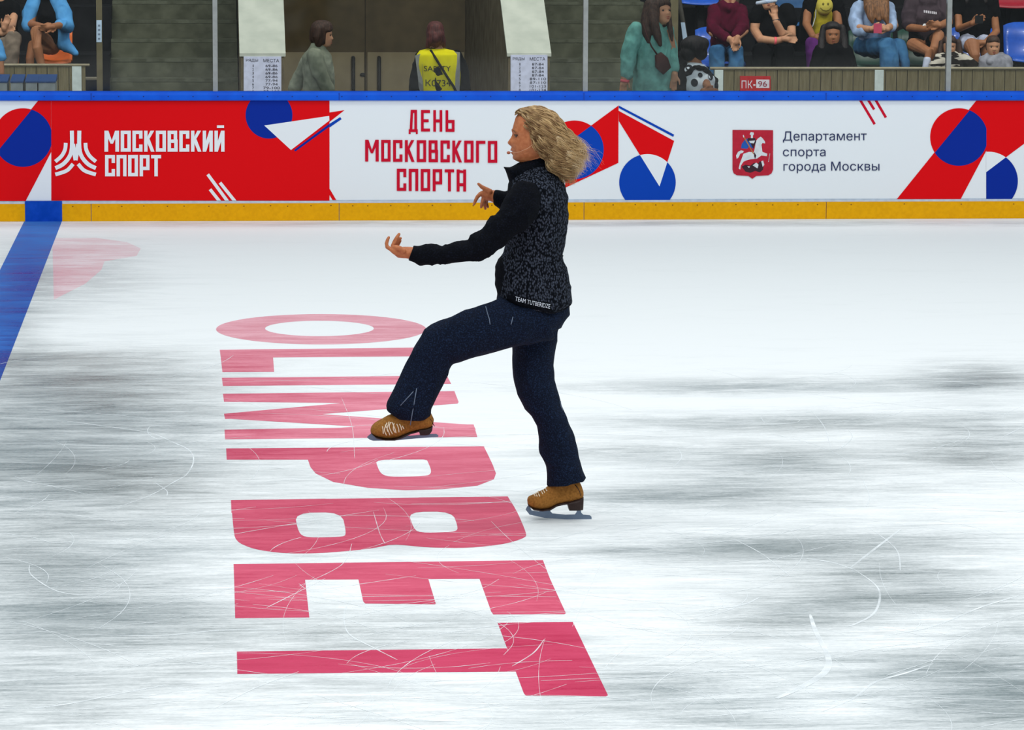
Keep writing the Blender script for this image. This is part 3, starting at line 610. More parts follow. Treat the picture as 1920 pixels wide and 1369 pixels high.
def post(x0, x1, Y, label, st):
    a, b = at(x0, 100, Y).x, at(x1, 100, Y).x; o = tag(MB().box((a, Y, 0), (b, Y+.05, 2.9)).build('stand_post', POSTT), label, 'post', 'tan posts beside the stairs')
    if st:
        k = MB().prism(st, Y-.004, Y-.0005).build('sticker', mat('sticker', rgb(176, 196, 216), .6), o)
        q = MB(); cx_ = (st[0][0]+st[1][0])/2; cy_ = st[0][1]; h = st[2][1]-st[0][1]; dx = st[2][0]-st[1][0]
        for t in (.2, .4, .6, .8): q.flat([(cx_-2+dx*t, cy_+h*t), (cx_+2+dx*t, cy_+h*t), (cx_+2+dx*t, cy_+h*t+3.5), (cx_-2+dx*t, cy_+h*t+3.5)], Y-.005)
        q.build('faded_print', mat('sticker_ink', rgb(110, 125, 145), .6), k)
post(181, 192, 3.4, 'tan post with pale sticker left of the left staircase', [(180.8, 38), (190.6, 38), (190.6, 79), (180.8, 79)])
post(1256.5, 1271, 3.4, 'tan post behind the woman in the mint top', None)
o = empty('leaning_post', (at(1285, 100, 3.6).x, 3.6, 0)); tag(o, 'dark slanted rail post with white sticker behind the curly-haired person', 'post')
P_ = [at(1272, -10, 3.6), at(1284, 60, 3.6), at(1294, 130, 3.6)]; MB().tube(P_+[Vector((P_[2].x+.12, 3.6, 0))], .02, 8).build('rail_tube', mat('rail_dark', rgb(52, 48, 40), .6), o, True)
MB().prism([(1276.5, 42), (1284, 42), (1289, 72.5), (1280.5, 74)], 3.57, 3.574).build('sticker', mat('sticker', rgb(176, 196, 216), .6), o)
# tiers behind the fronts
def tiers(x0, x1, label):
    m_ = MB(); a, b = at(x0, 100, 4).x, at(x1, 100, 4).x
    for i in range(6): m_.box((a, 3.36+i*.85, 0), (b, 3.36+(i+1)*.85, .25+i*.42))
    m_.box((a, 8.4, 0), (b, 8.5, 5)); tag(m_.build('seating_tiers', DARK), label, None, None, 'structure')
tiers(-260, 200, 'dark tiers of the left stand'); tiers(1266, 2100, 'dark tiers of the right stand')
def seat(px, py, Y, m, label, w_=.42, parent=None):
    c = at(px, py, Y); o = empty('stadium_seat', (c.x, Y, c.z)); tag(o, label, 'seat', 'plastic stadium seats')
    mm = MB(); ws = w_/2
    V = []; k = 9
    for i in range(k):
        t = i/(k-1); u = (t-.5)*2
        for (y, z) in ((-.40, .0), (-.36, .03), (-.1, .0), (0, .05), (.03, .2), (.05, .36-.05*abs(u)**3)):
            V.append((c.x+u*ws, Y+y+.03*u*u*(-1 if z > .04 else 0), c.z+z+.02*u*u))
    Fq = [(i*6+j, (i+1)*6+j, (i+1)*6+j+1, i*6+j+1) for i in range(k-1) for j in range(5)]
    s_ = mk('seat_shell', V, Fq, m, o, True); sd = s_.modifiers.new('t', 'SOLIDIFY'); sd.thickness = .012
    MB().box((c.x-.03, Y-.25, c.z-.25), (c.x+.03, Y-.05, c.z)).build('seat_bracket', DARK, o)
    return o
SBL = mat('seat_blue', rgb(10, 78, 178), .35, .5, coat=.3); SGR = mat('seat_green', rgb(16, 60, 46), .4, .5); SRD = mat('seat_red', rgb(150, 8, 34), .4, .5); SOR = mat('seat_orange', rgb(226, 104, 12), .4, .5)
seat(1922, 113, 4.75, SBL, 'empty blue plastic seat at the right edge of the stand')
seat(1890, 12, 5.9, SRD, 'red plastic seat at the top right behind the spectators', .5); seat(1345, 122, 4.78, SBL, 'blue plastic seat behind the person in maroon hoodie')
seat(1632, 124, 4.8, SGR, 'dark green plastic seat under the person in blue jeans'); seat(1724, 124, 4.8, SGR, 'dark green plastic seat under the person in taupe shirt')
seat(1308, 6, 5.8, SBL, 'blue plastic seat partly hidden high behind the curly-haired person'); seat(1474, 45, 6.0, mat('seat_teal', rgb(20, 74, 120), .5), 'teal blue seat behind the person in white cap'); seat(1520, -6, 6.7, mat('seat_yellow', rgb(150, 122, 30), .5), 'mustard yellow seat high behind the spectators')
seat(1822, 120, 4.86, SBL, 'blue plastic seat under the person in white shorts')
seat(108, 116, 4.75, SOR, 'orange plastic seat under the person in blue shirt', .27)
tag(MB().box((-26, 13, -.1), (34, 13.2, 9)).build('wall_back', mat('arena_wall', rgb(46, 44, 42), .9, .1, rgb(56, 54, 50), 2)), 'dark back wall of the arena', None, None, 'structure')
# white bins with blue sloping lids
WB = mat('bin_white', rgb(176, 180, 178), .5, .3); LB = mat('lid_blue', rgb(18, 70, 132), .5, .3)
for a, b, lab in ((-24, 13, 'white bin with blue lid at the far left edge'), (20, 42.5, 'white bin with blue lid, second from the left edge'), (48, 69.5, 'white bin with blue lid left of the rightmost bin'), (72, 103, 'white bin with blue lid, rightmost of the row')):
    Y = .55; A, B = at(a, 155, Y), at(b, 155, Y); o = tag(MB().box((A.x, Y, 0), (B.x, Y+.4, A.z)).build('bin', WB), lab, 'bin', 'white bins behind the left boards'); h = .046
    MB().hexa([(A.x-.005, Y-.01, A.z), (B.x+.005, Y-.01, A.z), (B.x+.005, Y+.42, A.z), (A.x-.005, Y+.42, A.z)], [(A.x-.005, Y-.01, A.z+.01), (B.x+.005, Y-.01, A.z+.01), (B.x+.005, Y+.42, A.z+h), (A.x-.005, Y+.42, A.z+h)]).build('lid', LB, o)
p0, p1 = at(150, 147, 3.5), at(181, 150, 3.5)
tag(MB().box((p0.x, 3.5, p1.z), (p1.x, 3.75, p0.z)).build('shelf', mat('shelf_grey', rgb(110, 104, 88), .7)), 'small grey shelf between the white post and tan post', 'shelf')

# ================================================================== PEOPLE
SKIN = mat('skin', rgb(205, 138, 96), .55, .25, rgb(192, 122, 84), 14, bump=.05); SKIN2 = mat('skin_pale', rgb(196, 146, 112), .55, .25, rgb(180, 128, 98), 14); SKIN3 = mat('skin_tan', rgb(160, 108, 74), .55, .25, rgb(146, 94, 62), 14)
EYEM = mat('eye_dark', rgb(38, 24, 18), .3, .5); LIPM = mat('lips', rgb(150, 72, 60), .5, .3); BROW = mat('brow', rgb(96, 62, 36), .8)
HT = [(204, 992, 1008, 6), (207, 979, 1022, 17), (212, 972, 1031, 24), (220, 966.5, 1038, 29), (232, 963, 1042, 32.5), (240, 961, 1043, 33.5), (246, 959.6, 1043, 34), (252, 961, 1042, 34), (262, 961, 1040, 33.5), (272, 960, 1036, 32), (280, 959.5, 1030, 30),
      (288, 961, 1024, 27.5), (294, 961.5, 1019, 24.5), (299, 964, 1013, 20.5), (303, 970, 1007, 15), (305.5, 979, 1000, 8)]
def interp(T, y, k):
    for a, b in zip(T, T[1:]):
        if y <= b[0]: t = max(0, (y-a[0])/(b[0]-a[0])); return a[k]+(b[k]-a[k])*t
    return T[-1][k]
NOSE = [(249, 0), (256, 2.8), (262, 6.6), (266.5, 9.6), (269.5, 9.0), (272.5, 4.5), (276, 0)]
def face_dx(y, d):
    g = lambda q, s_: math.exp(-(q/s_)**2)
    n = interp(NOSE, y, 1) if 249 < y < 276 else 0
    x = -n*g(d, 4.6+2.2*(y > 263))
    for sd in (-1, 1): x += 4.2*g(d-sd*14, 7)*g(y-253, 5.5)-2.0*g(d-sd*13, 9)*g(y-246, 3.2)-1.5*g(d-sd*16, 8)*g(y-268, 8)
    x += -2.6*g(d, 9)*g(y-280, 2.3)+1.2*g(d, 10)*g(y-284, 1.5)-2.3*g(d, 8)*g(y-288, 2.3)+1.2*g(d, 9)*g(y-292.5, 2)-1.8*g(d, 9)*g(y-297.5, 4)
    return x
def head_pts(T, n=56, rows=66):          # T maps head-local (forward -x, side y, up z), photo-pixel sized units, to the world
    V = []
    for i in range(rows):
        y = 204+(305.5-204)*i/(rows-1); f, b, w_ = interp(HT, y, 1), interp(HT, y, 2), interp(HT, y, 3)
        cx_ = f+(b-f)*.52
        for j in range(n):
            q = 2*math.pi*j/n; c, s_ = math.cos(q), math.sin(q); d = w_*math.copysign(abs(s_)**.92, s_)
            x = cx_-(cx_-f)*abs(c)**.85 if c > 0 else cx_+(b-cx_)*abs(c)**.9
            if c > 0: x += face_dx(y, d)*min(1, c*3)
            V.append(T(x-1000, d, 252-y))
    Fc = [(i*n+j, i*n+(j+1) % n, (i+1)*n+(j+1) % n, (i+1)*n+j) for i in range(rows-1) for j in range(n)]
    return V, Fc+[tuple(range(n-1, -1, -1)), tuple((rows-1)*n+j for j in range(n))]
def head_T(px, py, Y, S, yaw=0, pitch=0, roll=0):
    c = at(px, py, Y); R_ = Matrix.Rotation(math.radians(yaw), 3, 'Z') @ Matrix.Rotation(math.radians(pitch), 3, 'Y') @ Matrix.Rotation(math.radians(roll), 3, 'X'); k = S/101.5/ppm(Y)
    return lambda x, y, z: c+R_ @ Vector((x*k, y*k, z*k))
def face_parts(T, root, k, eyes=True):
    for sd in (-1, 1):
        e = MB(); e.ball(T(968.2-1000, sd*14, -1.4), 4.6*k, 8); e.build('eye', EYEM, root, True)
        b = MB(); b.tube([T(961.5+abs(d)**1.6*.10-1000+face_dx(245, sd*d)+.2, sd*d, 7.2-.06*(d-14)**2*.4) for d in (6, 10, 14, 18, 22)], [.5*k, .9*k, 1.0*k, .8*k, .4*k], 6); b.build('eyebrow', BROW, root, True)
    l = MB(); l.tube([T(960.0-1000+face_dx(280, d)+.035*d*d-.2, d, -28.6) for d in (-9, -5, 0, 5, 9)], [.5*k, 1.3*k, 1.5*k, 1.3*k, .5*k], 6)
    l.tube([T(960.9-1000+face_dx(288, d)+.04*d*d-.2, d, -35.2) for d in (-8, -4, 0, 4, 8)], [.5*k, 1.5*k, 1.8*k, 1.5*k, .5*k], 6); l.build('lips', LIPM, root, True)
def cap_pts(T, lo=20, back=-4, low=-30, puff=1.14):
    V, Fc = head_pts(lambda x, y, z: Vector((x, y, z)), 40, 46); out = []
    for p in V:
        s_ = max((p.z-lo-abs(p.y)*-.25)/7, min((p.x-back)/8, (p.z-low)/6)); s_ = min(1, max(0, s_)); k_ = .86+(puff-.86)*s_
        c = Vector((2, 0, 5)); q = c+(p-c)*k_; out.append(T(q.x, q.y, q.z+1.5*s_))
    return out, Fc
class Fig:
    def __init__(s, Y, label, skin=SKIN2, group=None): s.Y = Y; s.label = label; s.skin = skin; s.b = MB(); s.parts = []; s.T = None; s.group = group
    def head(s, px, py, S, yaw=90, pitch=0, roll=0):
        s.T = head_T(px, py, s.Y, S, yaw, pitch, roll); s.k = S/101.5/ppm(s.Y); V, Fc = head_pts(s.T, 40, 46); s.b.add(V, Fc); return s
    def limb(s, mb, P):
        mb.limb([(at(x, y, s.Y+dy), r/ppm(s.Y)) for x, y, dy, r in P], 12)
    def skinl(s, *Ps):
        for P in Ps: s.limb(s.b, P)
        return s
    def part(s, name, m, Ps, vox=.011, extra=None, blobs=()):
        mb = MB()
        for P in Ps: s.limb(mb, P)
        for (x, y, dy, rx, ry, rz) in blobs: mb.ball(at(x, y, s.Y+dy), (rx/ppm(s.Y), ry/ppm(s.Y), rz/ppm(s.Y)), 14)
        s.parts.append((name, m, mb, vox, extra)); return s
    def hair(s, m, Ps=(), vox=.008, **kw):
        mb = MB(); mb.add(*cap_pts(s.T, **kw))
        for P in Ps: s.limb(mb, P)
        s.parts.append(('hair', m, mb, vox, None)); return s
    def band(s, a, b, r, m, name='wristband'):
        MB().tube([at(a[0], a[1], s.Y+a[2]), at(b[0], b[1], s.Y+b[2])], r, 14).build(name, m, s.root, True)
    def hand(s, x, y, dy, ang, L=1.0):
        k = 1/ppm(s.Y); p = at(x, y, s.Y+dy); a = math.radians(ang); d = Vector((math.cos(a), 0, -math.sin(a))); n_ = Vector((math.sin(a), 0, math.cos(a)))
        s.b.limb([(p, .026), (p+d*.05, .030)], 8)
        for i, l in enumerate((.062, .072, .068, .052)):
            o_ = n_*(.024-.016*i)+Vector((0, -.006*i, 0)); s.b.limb([(p+d*.06+o_, .0085), (p+d*(.06+l*.6)+o_*1.1, .008), (p+d*(.06+l)+o_*1.1+Vector((0, -.012, 0)), .007)], 6)
        s.b.limb([(p+d*.01+n_*.02, .011), (p+d*.045+n_*.045+Vector((0, -.015, 0)), .010), (p+d*.075+n_*.05+Vector((0, -.02, 0)), .008)], 6); return s
    def done(s, vox=.0062):
        s.b.fused(vox, 1); r = tag(s.b.build('person', s.skin, None, True), s.label, 'person', s.group)
        for name, m, mb, v, ex in s.parts:
            mb.fused(v, 2)
            if name not in ('hair', 'sock', 'cap', 'panda_hood'): wrinkle(mb, .012, 8, (1.2, 1, .9), len(s.label), 3)
            o = mb.build(name, m, r, True)
            if ex: o['label'] = ex
        if s.T: face_parts(s.T, r, s.k)
        s.root = r; return s
HB = lambda n, c: mat('hair_'+n, rgb(*c), .6, .35, rgb(*[min(255, int(v*1.5+8)) for v in c]), 8, 6, stretch=(9, 9, 1.2), bump=.5)
HBLK, HBRN, HAUB, HLB = HB('black', (20, 15, 15)), HB('brown', (44, 28, 20)), HB('auburn', (58, 22, 18)), HB('light_brown', (88, 58, 34))
def cloth(n, c, c2=None, sc_=14): return mat('cloth_'+n, rgb(*c), .9, .1, rgb(*(c2 or [int(v*.82) for v in c])), sc_, 5, bump=.35, bscale=9, sheen=0)
TP = [ ]
# -- walkway, person in sage top
f = Fig(1.3, 'person with dark bob in pale sage top walking right behind the boards'); f.head(604, 64, 46, 180, -4)
f.skinl([(598, 80, 0, 11), (594, 100, 0, 16), (598, 175, 0, 24), (600, 260, 0, 24)], [(600, 250, -.08, 16), (606, 330, -.1, 11), (612, 385, -.1, 8)], [(596, 250, .08, 16), (588, 330, .1, 11), (585, 385, .1, 8)], [(590, 106, -.14, 8), (600, 138, -.19, 7.5), (616, 171, -.18, 6.5)], [(585, 108, .14, 8), (564, 145, .19, 7.5), (550, 171, .2, 6.5)])
f.hand(617, 173, -.18, 60).hand(549, 172, .2, 110)
f.part('top', cloth('sage', (150, 154, 134)), [[(596, 91, 0, 14), (594, 106, 0, 26), (597, 140, 0, 28), (599, 190, 0, 29), (600, 225, 0, 28)], [(590, 106, -.14, 15), (600, 138, -.19, 13.5), (614, 166, -.18, 11)], [(584, 108, .14, 15), (564, 145, .19, 13), (552, 166, .2, 11)]])
f.part('trousers', cloth('dark', (40, 40, 44)), [[(599, 215, 0, 29), (600, 250, 0, 26)], [(600, 250, -.08, 20), (606, 330, -.1, 15), (612, 380, -.1, 13)], [(598, 250, .08, 20), (588, 330, .1, 15), (585, 380, .1, 13)]])
f.hair(HBRN, [[(598, 56, -.05, 12), (595, 70, -.065, 10), (597, 82, -.06, 7)], [(594, 60, 0, 14), (589, 74, 0, 10), (592, 84, 0, 7)]], lo=14, back=-18, low=-44, puff=1.2).done()
# -- steward in yellow vest, back view
f = Fig(1.5, 'person in yellow SAFETY vest with back to the ice'); f.head(816, 64, 44, -90, 4)
f.skinl([(816, 80, 0, 10), (818, 100, 0, 16), (820, 180, 0, 28), (820, 260, 0, 26)], [(808, 250, 0, 17), (806, 330, 0, 12), (806, 385, 0, 9)], [(832, 250, 0, 17), (834, 330, 0, 12), (834, 385, 0, 9)], [(794, 108, 0, 8), (783, 140, 0, 7.5), (779, 178, -.05, 6.5)], [(852, 108, 0, 8), (866, 140, 0, 7.5), (870, 178, -.05, 6.5)])
f.hand(778, 182, -.05, 85).hand(872, 182, -.05, 95)
f.part('sleeved_top', cloth('black', (12, 12, 14)), [[(816, 98, 0, 14), (820, 125, 0, 33), (820, 200, 0, 33)], [(792, 108, 0, 13), (783, 140, 0, 13), (779, 176, -.05, 11)], [(854, 108, 0, 13), (866, 140, 0, 14), (870, 176, -.05, 12)]], extra='black long-sleeved top under the vest')
f.part('trousers', cloth('dark', (40, 40, 44)), [[(820, 215, 0, 34), (820, 250, 0, 30)], [(808, 250, 0, 21), (806, 330, 0, 15), (806, 380, 0, 13)], [(832, 250, 0, 21), (834, 330, 0, 15), (834, 380, 0, 13)]])
f.hair(HAUB, [[(812, 66, -.06, 12), (806, 78, -.07, 8), (801, 88, -.06, 4)], [(822, 66, -.06, 12), (830, 78, -.06, 7), (833, 86, -.05, 4)], [(816, 72, -.07, 12), (817, 82, -.06, 8)]], lo=10, back=-24, low=-56, puff=1.17).done()
VY = f.Y; HV = cloth('hi_vis', (236, 224, 24), (220, 206, 14)); REFL = mat('reflective_grey', rgb(140, 140, 138), .5, .4); BLKS = mat('black_webbing', rgb(10, 10, 12), .7)
v = MB(); v.slab([(802, 91, 834, 91, .07, 0), (786, 95, 852, 95, .11, 0), (780, 102, 862, 101, .135, 0), (778, 120, 864, 120, .15, 0), (783, 145, 865, 145, .155, 0), (786, 180, 864, 180, .155, 0), (786, 225, 864, 225, .155, 0)], VY, e=.8); v.fused(.010, 1)
vest = v.build('safety_vest', HV, f.root, True); vt = bvh(vest)
a = MB()
for P in ([(777, 103), (787, 100), (790, 120), (792, 160), (793, 215), (787, 215), (783, 150)], [(851, 96), (861, 97), (862, 130), (859, 215), (849, 215), (852, 140)]):
    k = len(P); Q = drape([at(x, y, VY) for x, y in P], vt, .004); a.add(Q, [tuple(range(k))])
a.build('reflective_strip', REFL, vest)
def drape_text(txt, x0, y0, x1, y1, tree, Y, m, name, parent, drop=0, off=.004, skew=0):
    V_, F_ = text_poly(txt); P = [at(x0+u*(x1-x0)-skew*(v-.5)*(y1-y0), y0+v*(y1-y0)+drop*u, Y) for u, v, ly in V_]; return mk(name, [p-Vector((0, .0002*q[2], 0)) for p, q in zip(drape(P, tree, off), V_)], F_, m, parent)
drape_text('SAFETY', 793, 122, 843, 132, vt, VY, BLKS, 'lettering', vest); drape_text('К0734', 796, 147.5, 843, 160, vt, VY, BLKS, 'lettering', vest)
Q = drape([at(x, y, VY) for x, y in [(806, 93), (815, 108), (826, 126), (838, 145), (848, 160), (857, 178)]], vt, .012); tag(MB().tube(Q, .0105, 8).build('shoulder_strap', BLKS, f.root, True))
# -- woman in mint top
f = Fig(.75, 'person with long dark hair in mint top looking down beside the glass'); f.head(1240, 22, 49, 118, 14)
f.skinl([(1232, 38, 0, 11), (1225, 60, 0, 18), (1225, 180, 0, 30), (1225, 250, 0, 28)], [(1212, 250, 0, 18), (1210, 330, 0, 13), (1210, 400, 0, 9)], [(1238, 250, 0, 18), (1240, 330, 0, 13), (1240, 400, 0, 9)], [(1190, 62, -.08, 11), (1176, 110, -.1, 10), (1172, 145, -.12, 8)], [(1252, 62, .0, 11), (1262, 110, 0, 9), (1264, 142, -.08, 7)])
f.hand(1170, 146, -.12, 95).hand(1264, 140, -.1, 95)
f.part('top', cloth('mint', (126, 190, 178)), [[(1228, 46, 0, 15), (1222, 60, 0, 30), (1224, 100, 0, 34), (1226, 150, 0, 38), (1222, 215, 0, 41)], [(1194, 58, -.06, 16), (1180, 95, -.09, 15), (1175, 138, -.12, 11)], [(1248, 60, .03, 15), (1257, 95, .02, 12), (1263, 128, -.06, 9)]])
f.part('trousers', cloth('dark', (40, 40, 44)), [[(1225, 215, 0, 34), (1225, 250, 0, 30)], [(1212, 250, 0, 21), (1210, 330, 0, 15), (1210, 395, 0, 13)], [(1238, 250, 0, 21), (1240, 330, 0, 15), (1240, 395, 0, 13)]])
f.hair(HBRN, [[(1222, 12, -.02, 16), (1212, 40, -.07, 12), (1213, 62, -.12, 10), (1216, 78, -.14, 4)], [(1224, 14, -.04, 14), (1226, 45, -.14, 10), (1233, 68, -.17, 8), (1238, 84, -.18, 4)], [(1250, 14, 0, 8), (1254, 40, -.06, 6), (1258, 60, -.1, 5), (1260, 76, -.12, 2.5)]], lo=16, back=-10, low=-60, puff=1.2)
f.done(); f.band((1172, 149, -.12), (1171.5, 154, -.12), .038, mat('wristband_pink', rgb(240, 96, 106), .6), 'wristband')
o = empty('shoulder_bag', at(1240, 140, f.Y-.24)); tag(o, 'small brown shoulder bag hanging on the person in mint top', 'bag')
b_ = MB(); b_.slab([(1228, 104, 1240, 98, .03, 0), (1228.5, 126, 1252, 108, .035, 0), (1243, 140, 1258, 126, .03, 0)], f.Y-.22, e=.5); b_.build('pouch', mat('leather_brown', rgb(62, 26, 20), .6, .3), o, True)
MB().tube([at(x, y, f.Y+d) for x, y, d in ((1206, 44, -.12), (1214, 70, -.21), (1222, 88, -.24), (1232, 102, -.235))], .007, 6).build('bag_strap', mat('leather_brown', rgb(62, 26, 20), .6, .3), o, True)
# -- curly-haired person with panda pattern
f = Fig(1.0, 'person with dark curly hair in black and white panda-patterned top', SKIN3); f.head(1302, 92, 44, 200, 8)
f.skinl([(1302, 105, 0, 10), (1304, 130, 0, 16), (1306, 190, 0, 26), (1306, 260, 0, 26)], [(1296, 250, 0, 16), (1295, 330, 0, 11), (1295, 385, 0, 8)], [(1316, 250, 0, 16), (1318, 330, 0, 11), (1318, 385, 0, 8)])
f.limb(f.b, [(1322, 150, -.1, 8), (1326, 162, -.2, 8), (1332, 170, -.26, 8)]); f.hand(1318, 171, -.26, 5)
PAN = mat('panda_fabric', rgb(226, 232, 240), .9, .1)
f.part('black_sleeve', cloth('black', (12, 12, 14)), [[(1284, 132, -.04, 12), (1276, 152, -.08, 14), (1270, 185, -.1, 13)], [(1290, 138, -.13, 4), (1302, 126, -.14, 3), (1318, 128, -.12, 3.5), (1334, 142, -.1, 4), (1342, 152, -.08, 4)]])
f.part('hair', HBLK, [], .009, None, [(1302, 86, 0, 26, 25, 20), (1290, 100, -.02, 15, 18, 15), (1312, 100, 0, 15, 18, 14), (1318, 82, 0, 12, 16, 12), (1286, 84, 0, 11, 14, 12)])
f.part('panda_hood', PAN, [], .010, None, [(1300, 140, -.03, 32, 24, 24), (1310, 160, -.06, 32, 26, 30), (1322, 150, -.08, 20, 18, 16)]).done()
ph = [c_ for c_ in f.root.children if c_.name.startswith('panda_hood')][0]; pt = bvh(ph); a = MB()
for x, y, rx, ry in ((1289, 126, 7, 6), (1297, 153, 6.5, 7.5), (1308.5, 139, 4.5, 4.5), (1328, 141, 5, 8), (1273, 143, 6, 7), (1340, 160, 4, 8)):
    P = drape([at(x+rx*math.cos(t*.524), y+ry*math.sin(t*.524), f.Y) for t in range(12)], pt, .006); a.add(P, [tuple(range(12))])
a.build('black_spots', mat('panda_black', rgb(14, 20, 34), .8), ph)
# -- seated row
JEAN = cloth('jeans', (66, 112, 150), (50, 92, 132)); BLKC = cloth('black', (12, 12, 14))
def lap(f, x, y, m, w_=16, spread=14, col=None):  # pelvis and bent legs of a seated figure
    f.skinl([(x, y-30, .18, 14), (x, y, .16, 16)], [(x-spread*.6, y, .1, 12), (x-spread, y-4, -.28, 10), (x-spread, y+70, -.3, 7)], [(x+spread*.6, y, .1, 12), (x+spread, y-4, -.28, 10), (x+spread, y+70, -.3, 7)])
    f.part('trousers', m, [[(x-8, y-2, .16, 17), (x+8, y-2, .16, 17)], [(x-spread*.6, y, .1, w_), (x-spread, y-4, -.28, w_*.86), (x-spread, y+64, -.3, w_*.7)], [(x+spread*.6, y, .1, w_), (x+spread, y-4, -.28, w_*.86), (x+spread, y+64, -.3, w_*.7)]])
# maroon hoodie
f = Fig(4.3, 'person in maroon hoodie and blue jeans leaning on knees with clasped hands', group=None); f.head(1367, -6, 40, 88, 18)
f.skinl([(1366, 10, .05, 10), (1364, 60, .12, 18), (1362, 95, .16, 18)], [(1340, 28, 0, 9), (1336, 62, -.15, 8), (1366, 74, -.3, 6)], [(1388, 28, 0, 9), (1396, 58, -.15, 8), (1378, 74, -.3, 6)])
f.hand(1368, 72, -.32, 55).hand(1383, 70, -.34, 110)
f.part('hoodie', cloth('maroon', (84, 14, 40)), [[(1365, 18, 0, 22), (1362, 45, .03, 29), (1360, 85, .12, 27)], [(1342, 22, 0, 15), (1337, 55, -.12, 13), (1362, 72, -.28, 8)], [(1386, 22, 0, 15), (1393, 50, -.12, 12), (1380, 66, -.26, 8)], [(1354, 10, -.04, 7), (1366, 17, -.1, 7), (1378, 10, -.04, 7)]])
lap(f, 1362, 100, JEAN, 16, 18); f.hair(HBRN, [[(1352, -10, 0, 6), (1353, 8, -.02, 5)], [(1382, -10, 0, 6), (1381, 8, -.02, 5)]]).done()
# black tee, cap
f = Fig(4.3, 'person in black shirt and pale cap with chin resting on one hand'); f.head(1440, 2, 40, 84, 20)
f.skinl([(1442, 16, .05, 10), (1448, 50, .1, 20), (1448, 95, .15, 20)], [(1418, 34, 0, 10), (1414, 56, -.06, 9.5), (1426, 74, -.22, 8.5), (1454, 77, -.3, 7), (1470, 73, -.28, 6)], [(1482, 40, 0, 10), (1484, 68, -.1, 9), (1466, 62, -.22, 8), (1455, 40, -.24, 6.5), (1453, 32, -.22, 6)])
f.hand(1454, 34, -.2, -100).hand(1468, 73, -.3, 5)
f.part('shirt', BLKC, [[(1445, 24, 0, 18), (1448, 45, .04, 33), (1450, 95, .1, 32)], [(1424, 20, 0, 14), (1416, 34, -.03, 12)], [(1476, 20, 0, 14), (1483, 38, -.03, 12.5)]])
lap(f, 1450, 100, BLKC, 20, 22); CAPW = cloth('cap_white', (206, 212, 220), (170, 190, 220)); f.part('cap', CAPW, [[(1420, 6, -.12, 4), (1438, 3, -.2, 4.5), (1454, 1, -.14, 4)]], blobs=[(1437, -10, 0, 20, 20, 14)])
f.hair(HBRN).done(); f.band((1451.5, 76.5, -.3), (1455.5, 76.7, -.3), .037, mat('wristband_pink', rgb(240, 96, 106), .6), 'wristband')
f.band((1455, 36, -.23), (1455.5, 39, -.23), .036, mat('watch_dark', rgb(30, 32, 40), .4), 'watch')
# black jacket, yellow shirt
f = Fig(5.0, 'person in black jacket open over yellow shirt with purple trousers', SKIN3); f.head(1543, -30, 38, 90, 6)
f.skinl([(1543, -12, .03, 10), (1540, 30, .08, 18), (1538, 70, .12, 18)], [(1516, 12, 0, 9), (1512, 45, -.1, 8), (1524, 68, -.3, 6)], [(1566, 12, 0, 9), (1572, 45, -.1, 8), (1556, 66, -.3, 6)])
f.hand(1526, 70, -.3, 10)
f.part('yellow_shirt', cloth('yellow', (176, 160, 40)), [[(1543, -2, 0, 16), (1540, 25, .0, 20), (1538, 68, .02, 20)]], extra='yellow shirt'); f.part('jacket', BLKC, [[(1522, 2, 0, 14), (1514, 35, 0, 14), (1510, 70, .02, 13)], [(1566, 2, 0, 14), (1574, 35, 0, 14), (1576, 70, .02, 13)], [(1520, -6, .06, 10), (1543, -12, .1, 10), (1566, -6, .06, 10)]], extra='black jacket with white piping')
lap(f, 1536, 84, cloth('purple', (112, 52, 130)), 15, 12); f.hair(HBLK).done()
m_ = MB(); m_.ball(at(1546, 11, f.Y-.13), (16/ppm(5), .05, 17/ppm(5)), 16); o = tag(m_.build('yellow_smiley_pillow', cloth('smiley', (206, 190, 88), (190, 172, 70)), None, True), 'oval yellow smiling face cushion held against the yellow shirt', 'cushion'); tr_ = bvh(o); a = MB()
for e_ in ((1541, 7), (1550, 7)): a.ball(drape([at(*e_, f.Y-.1)], tr_, 0)[0], (.010, .006, .014), 6)
a.tube(drape([at(x, y, f.Y-.1) for x, y in ((1536, 14), (1540, 18), (1546, 19.5), (1552, 18), (1556, 14))], tr_, .001), .005, 6); a.build('drawn_face', mat('face_olive', rgb(110, 100, 30), .8), o, True)
a = MB()
for P in ([(1530, 18), (1529, 32), (1524, 48), (1520, 54)], [(1571, 30), (1572, 36), (1573, 40)]): a.tube([at(x, y, f.Y-.09) for x, y in P], .004, 6)
jk = [c_ for c_ in f.root.children if c_.name.startswith('jacket')][0]; a.build('white_piping', mat('piping', rgb(196, 204, 214), .6), jk, True)
# girl in black hood
f = Fig(3.95, 'person with tan face in black hooded top sitting low at the rail', SKIN3); f.head(1561, 64, 42, 86, 0)
f.skinl([(1561, 80, 0, 11), (1561, 110, .05, 20), (1561, 150, .08, 22)], [(1536, 102, 0, 9), (1530, 130, -.08, 8), (1540, 160, -.1, 7)], [(1588, 102, 0, 9), (1594, 130, -.08, 8), (1584, 160, -.1, 7)]); f.hand(1541, 162, -.1, 30).hand(1583, 162, -.1, 150)
f.part('hood_top', BLKC, [[(1561, 98, 0, 22), (1561, 115, .02, 32), (1561, 150, .04, 34)], [(1540, 100, 0, 16), (1532, 128, -.05, 14), (1540, 158, -.08, 10)], [(1584, 100, 0, 16), (1592, 128, -.05, 14), (1584, 158, -.08, 10)]])
f.hair(HBLK, [[(1545, 52, .02, 7), (1541, 72, .0, 7), (1540, 92, -.03, 8)], [(1578, 52, .02, 7), (1582, 72, .0, 7), (1583, 92, -.03, 8)]], lo=24, back=-14, low=-60, puff=1.22).done()
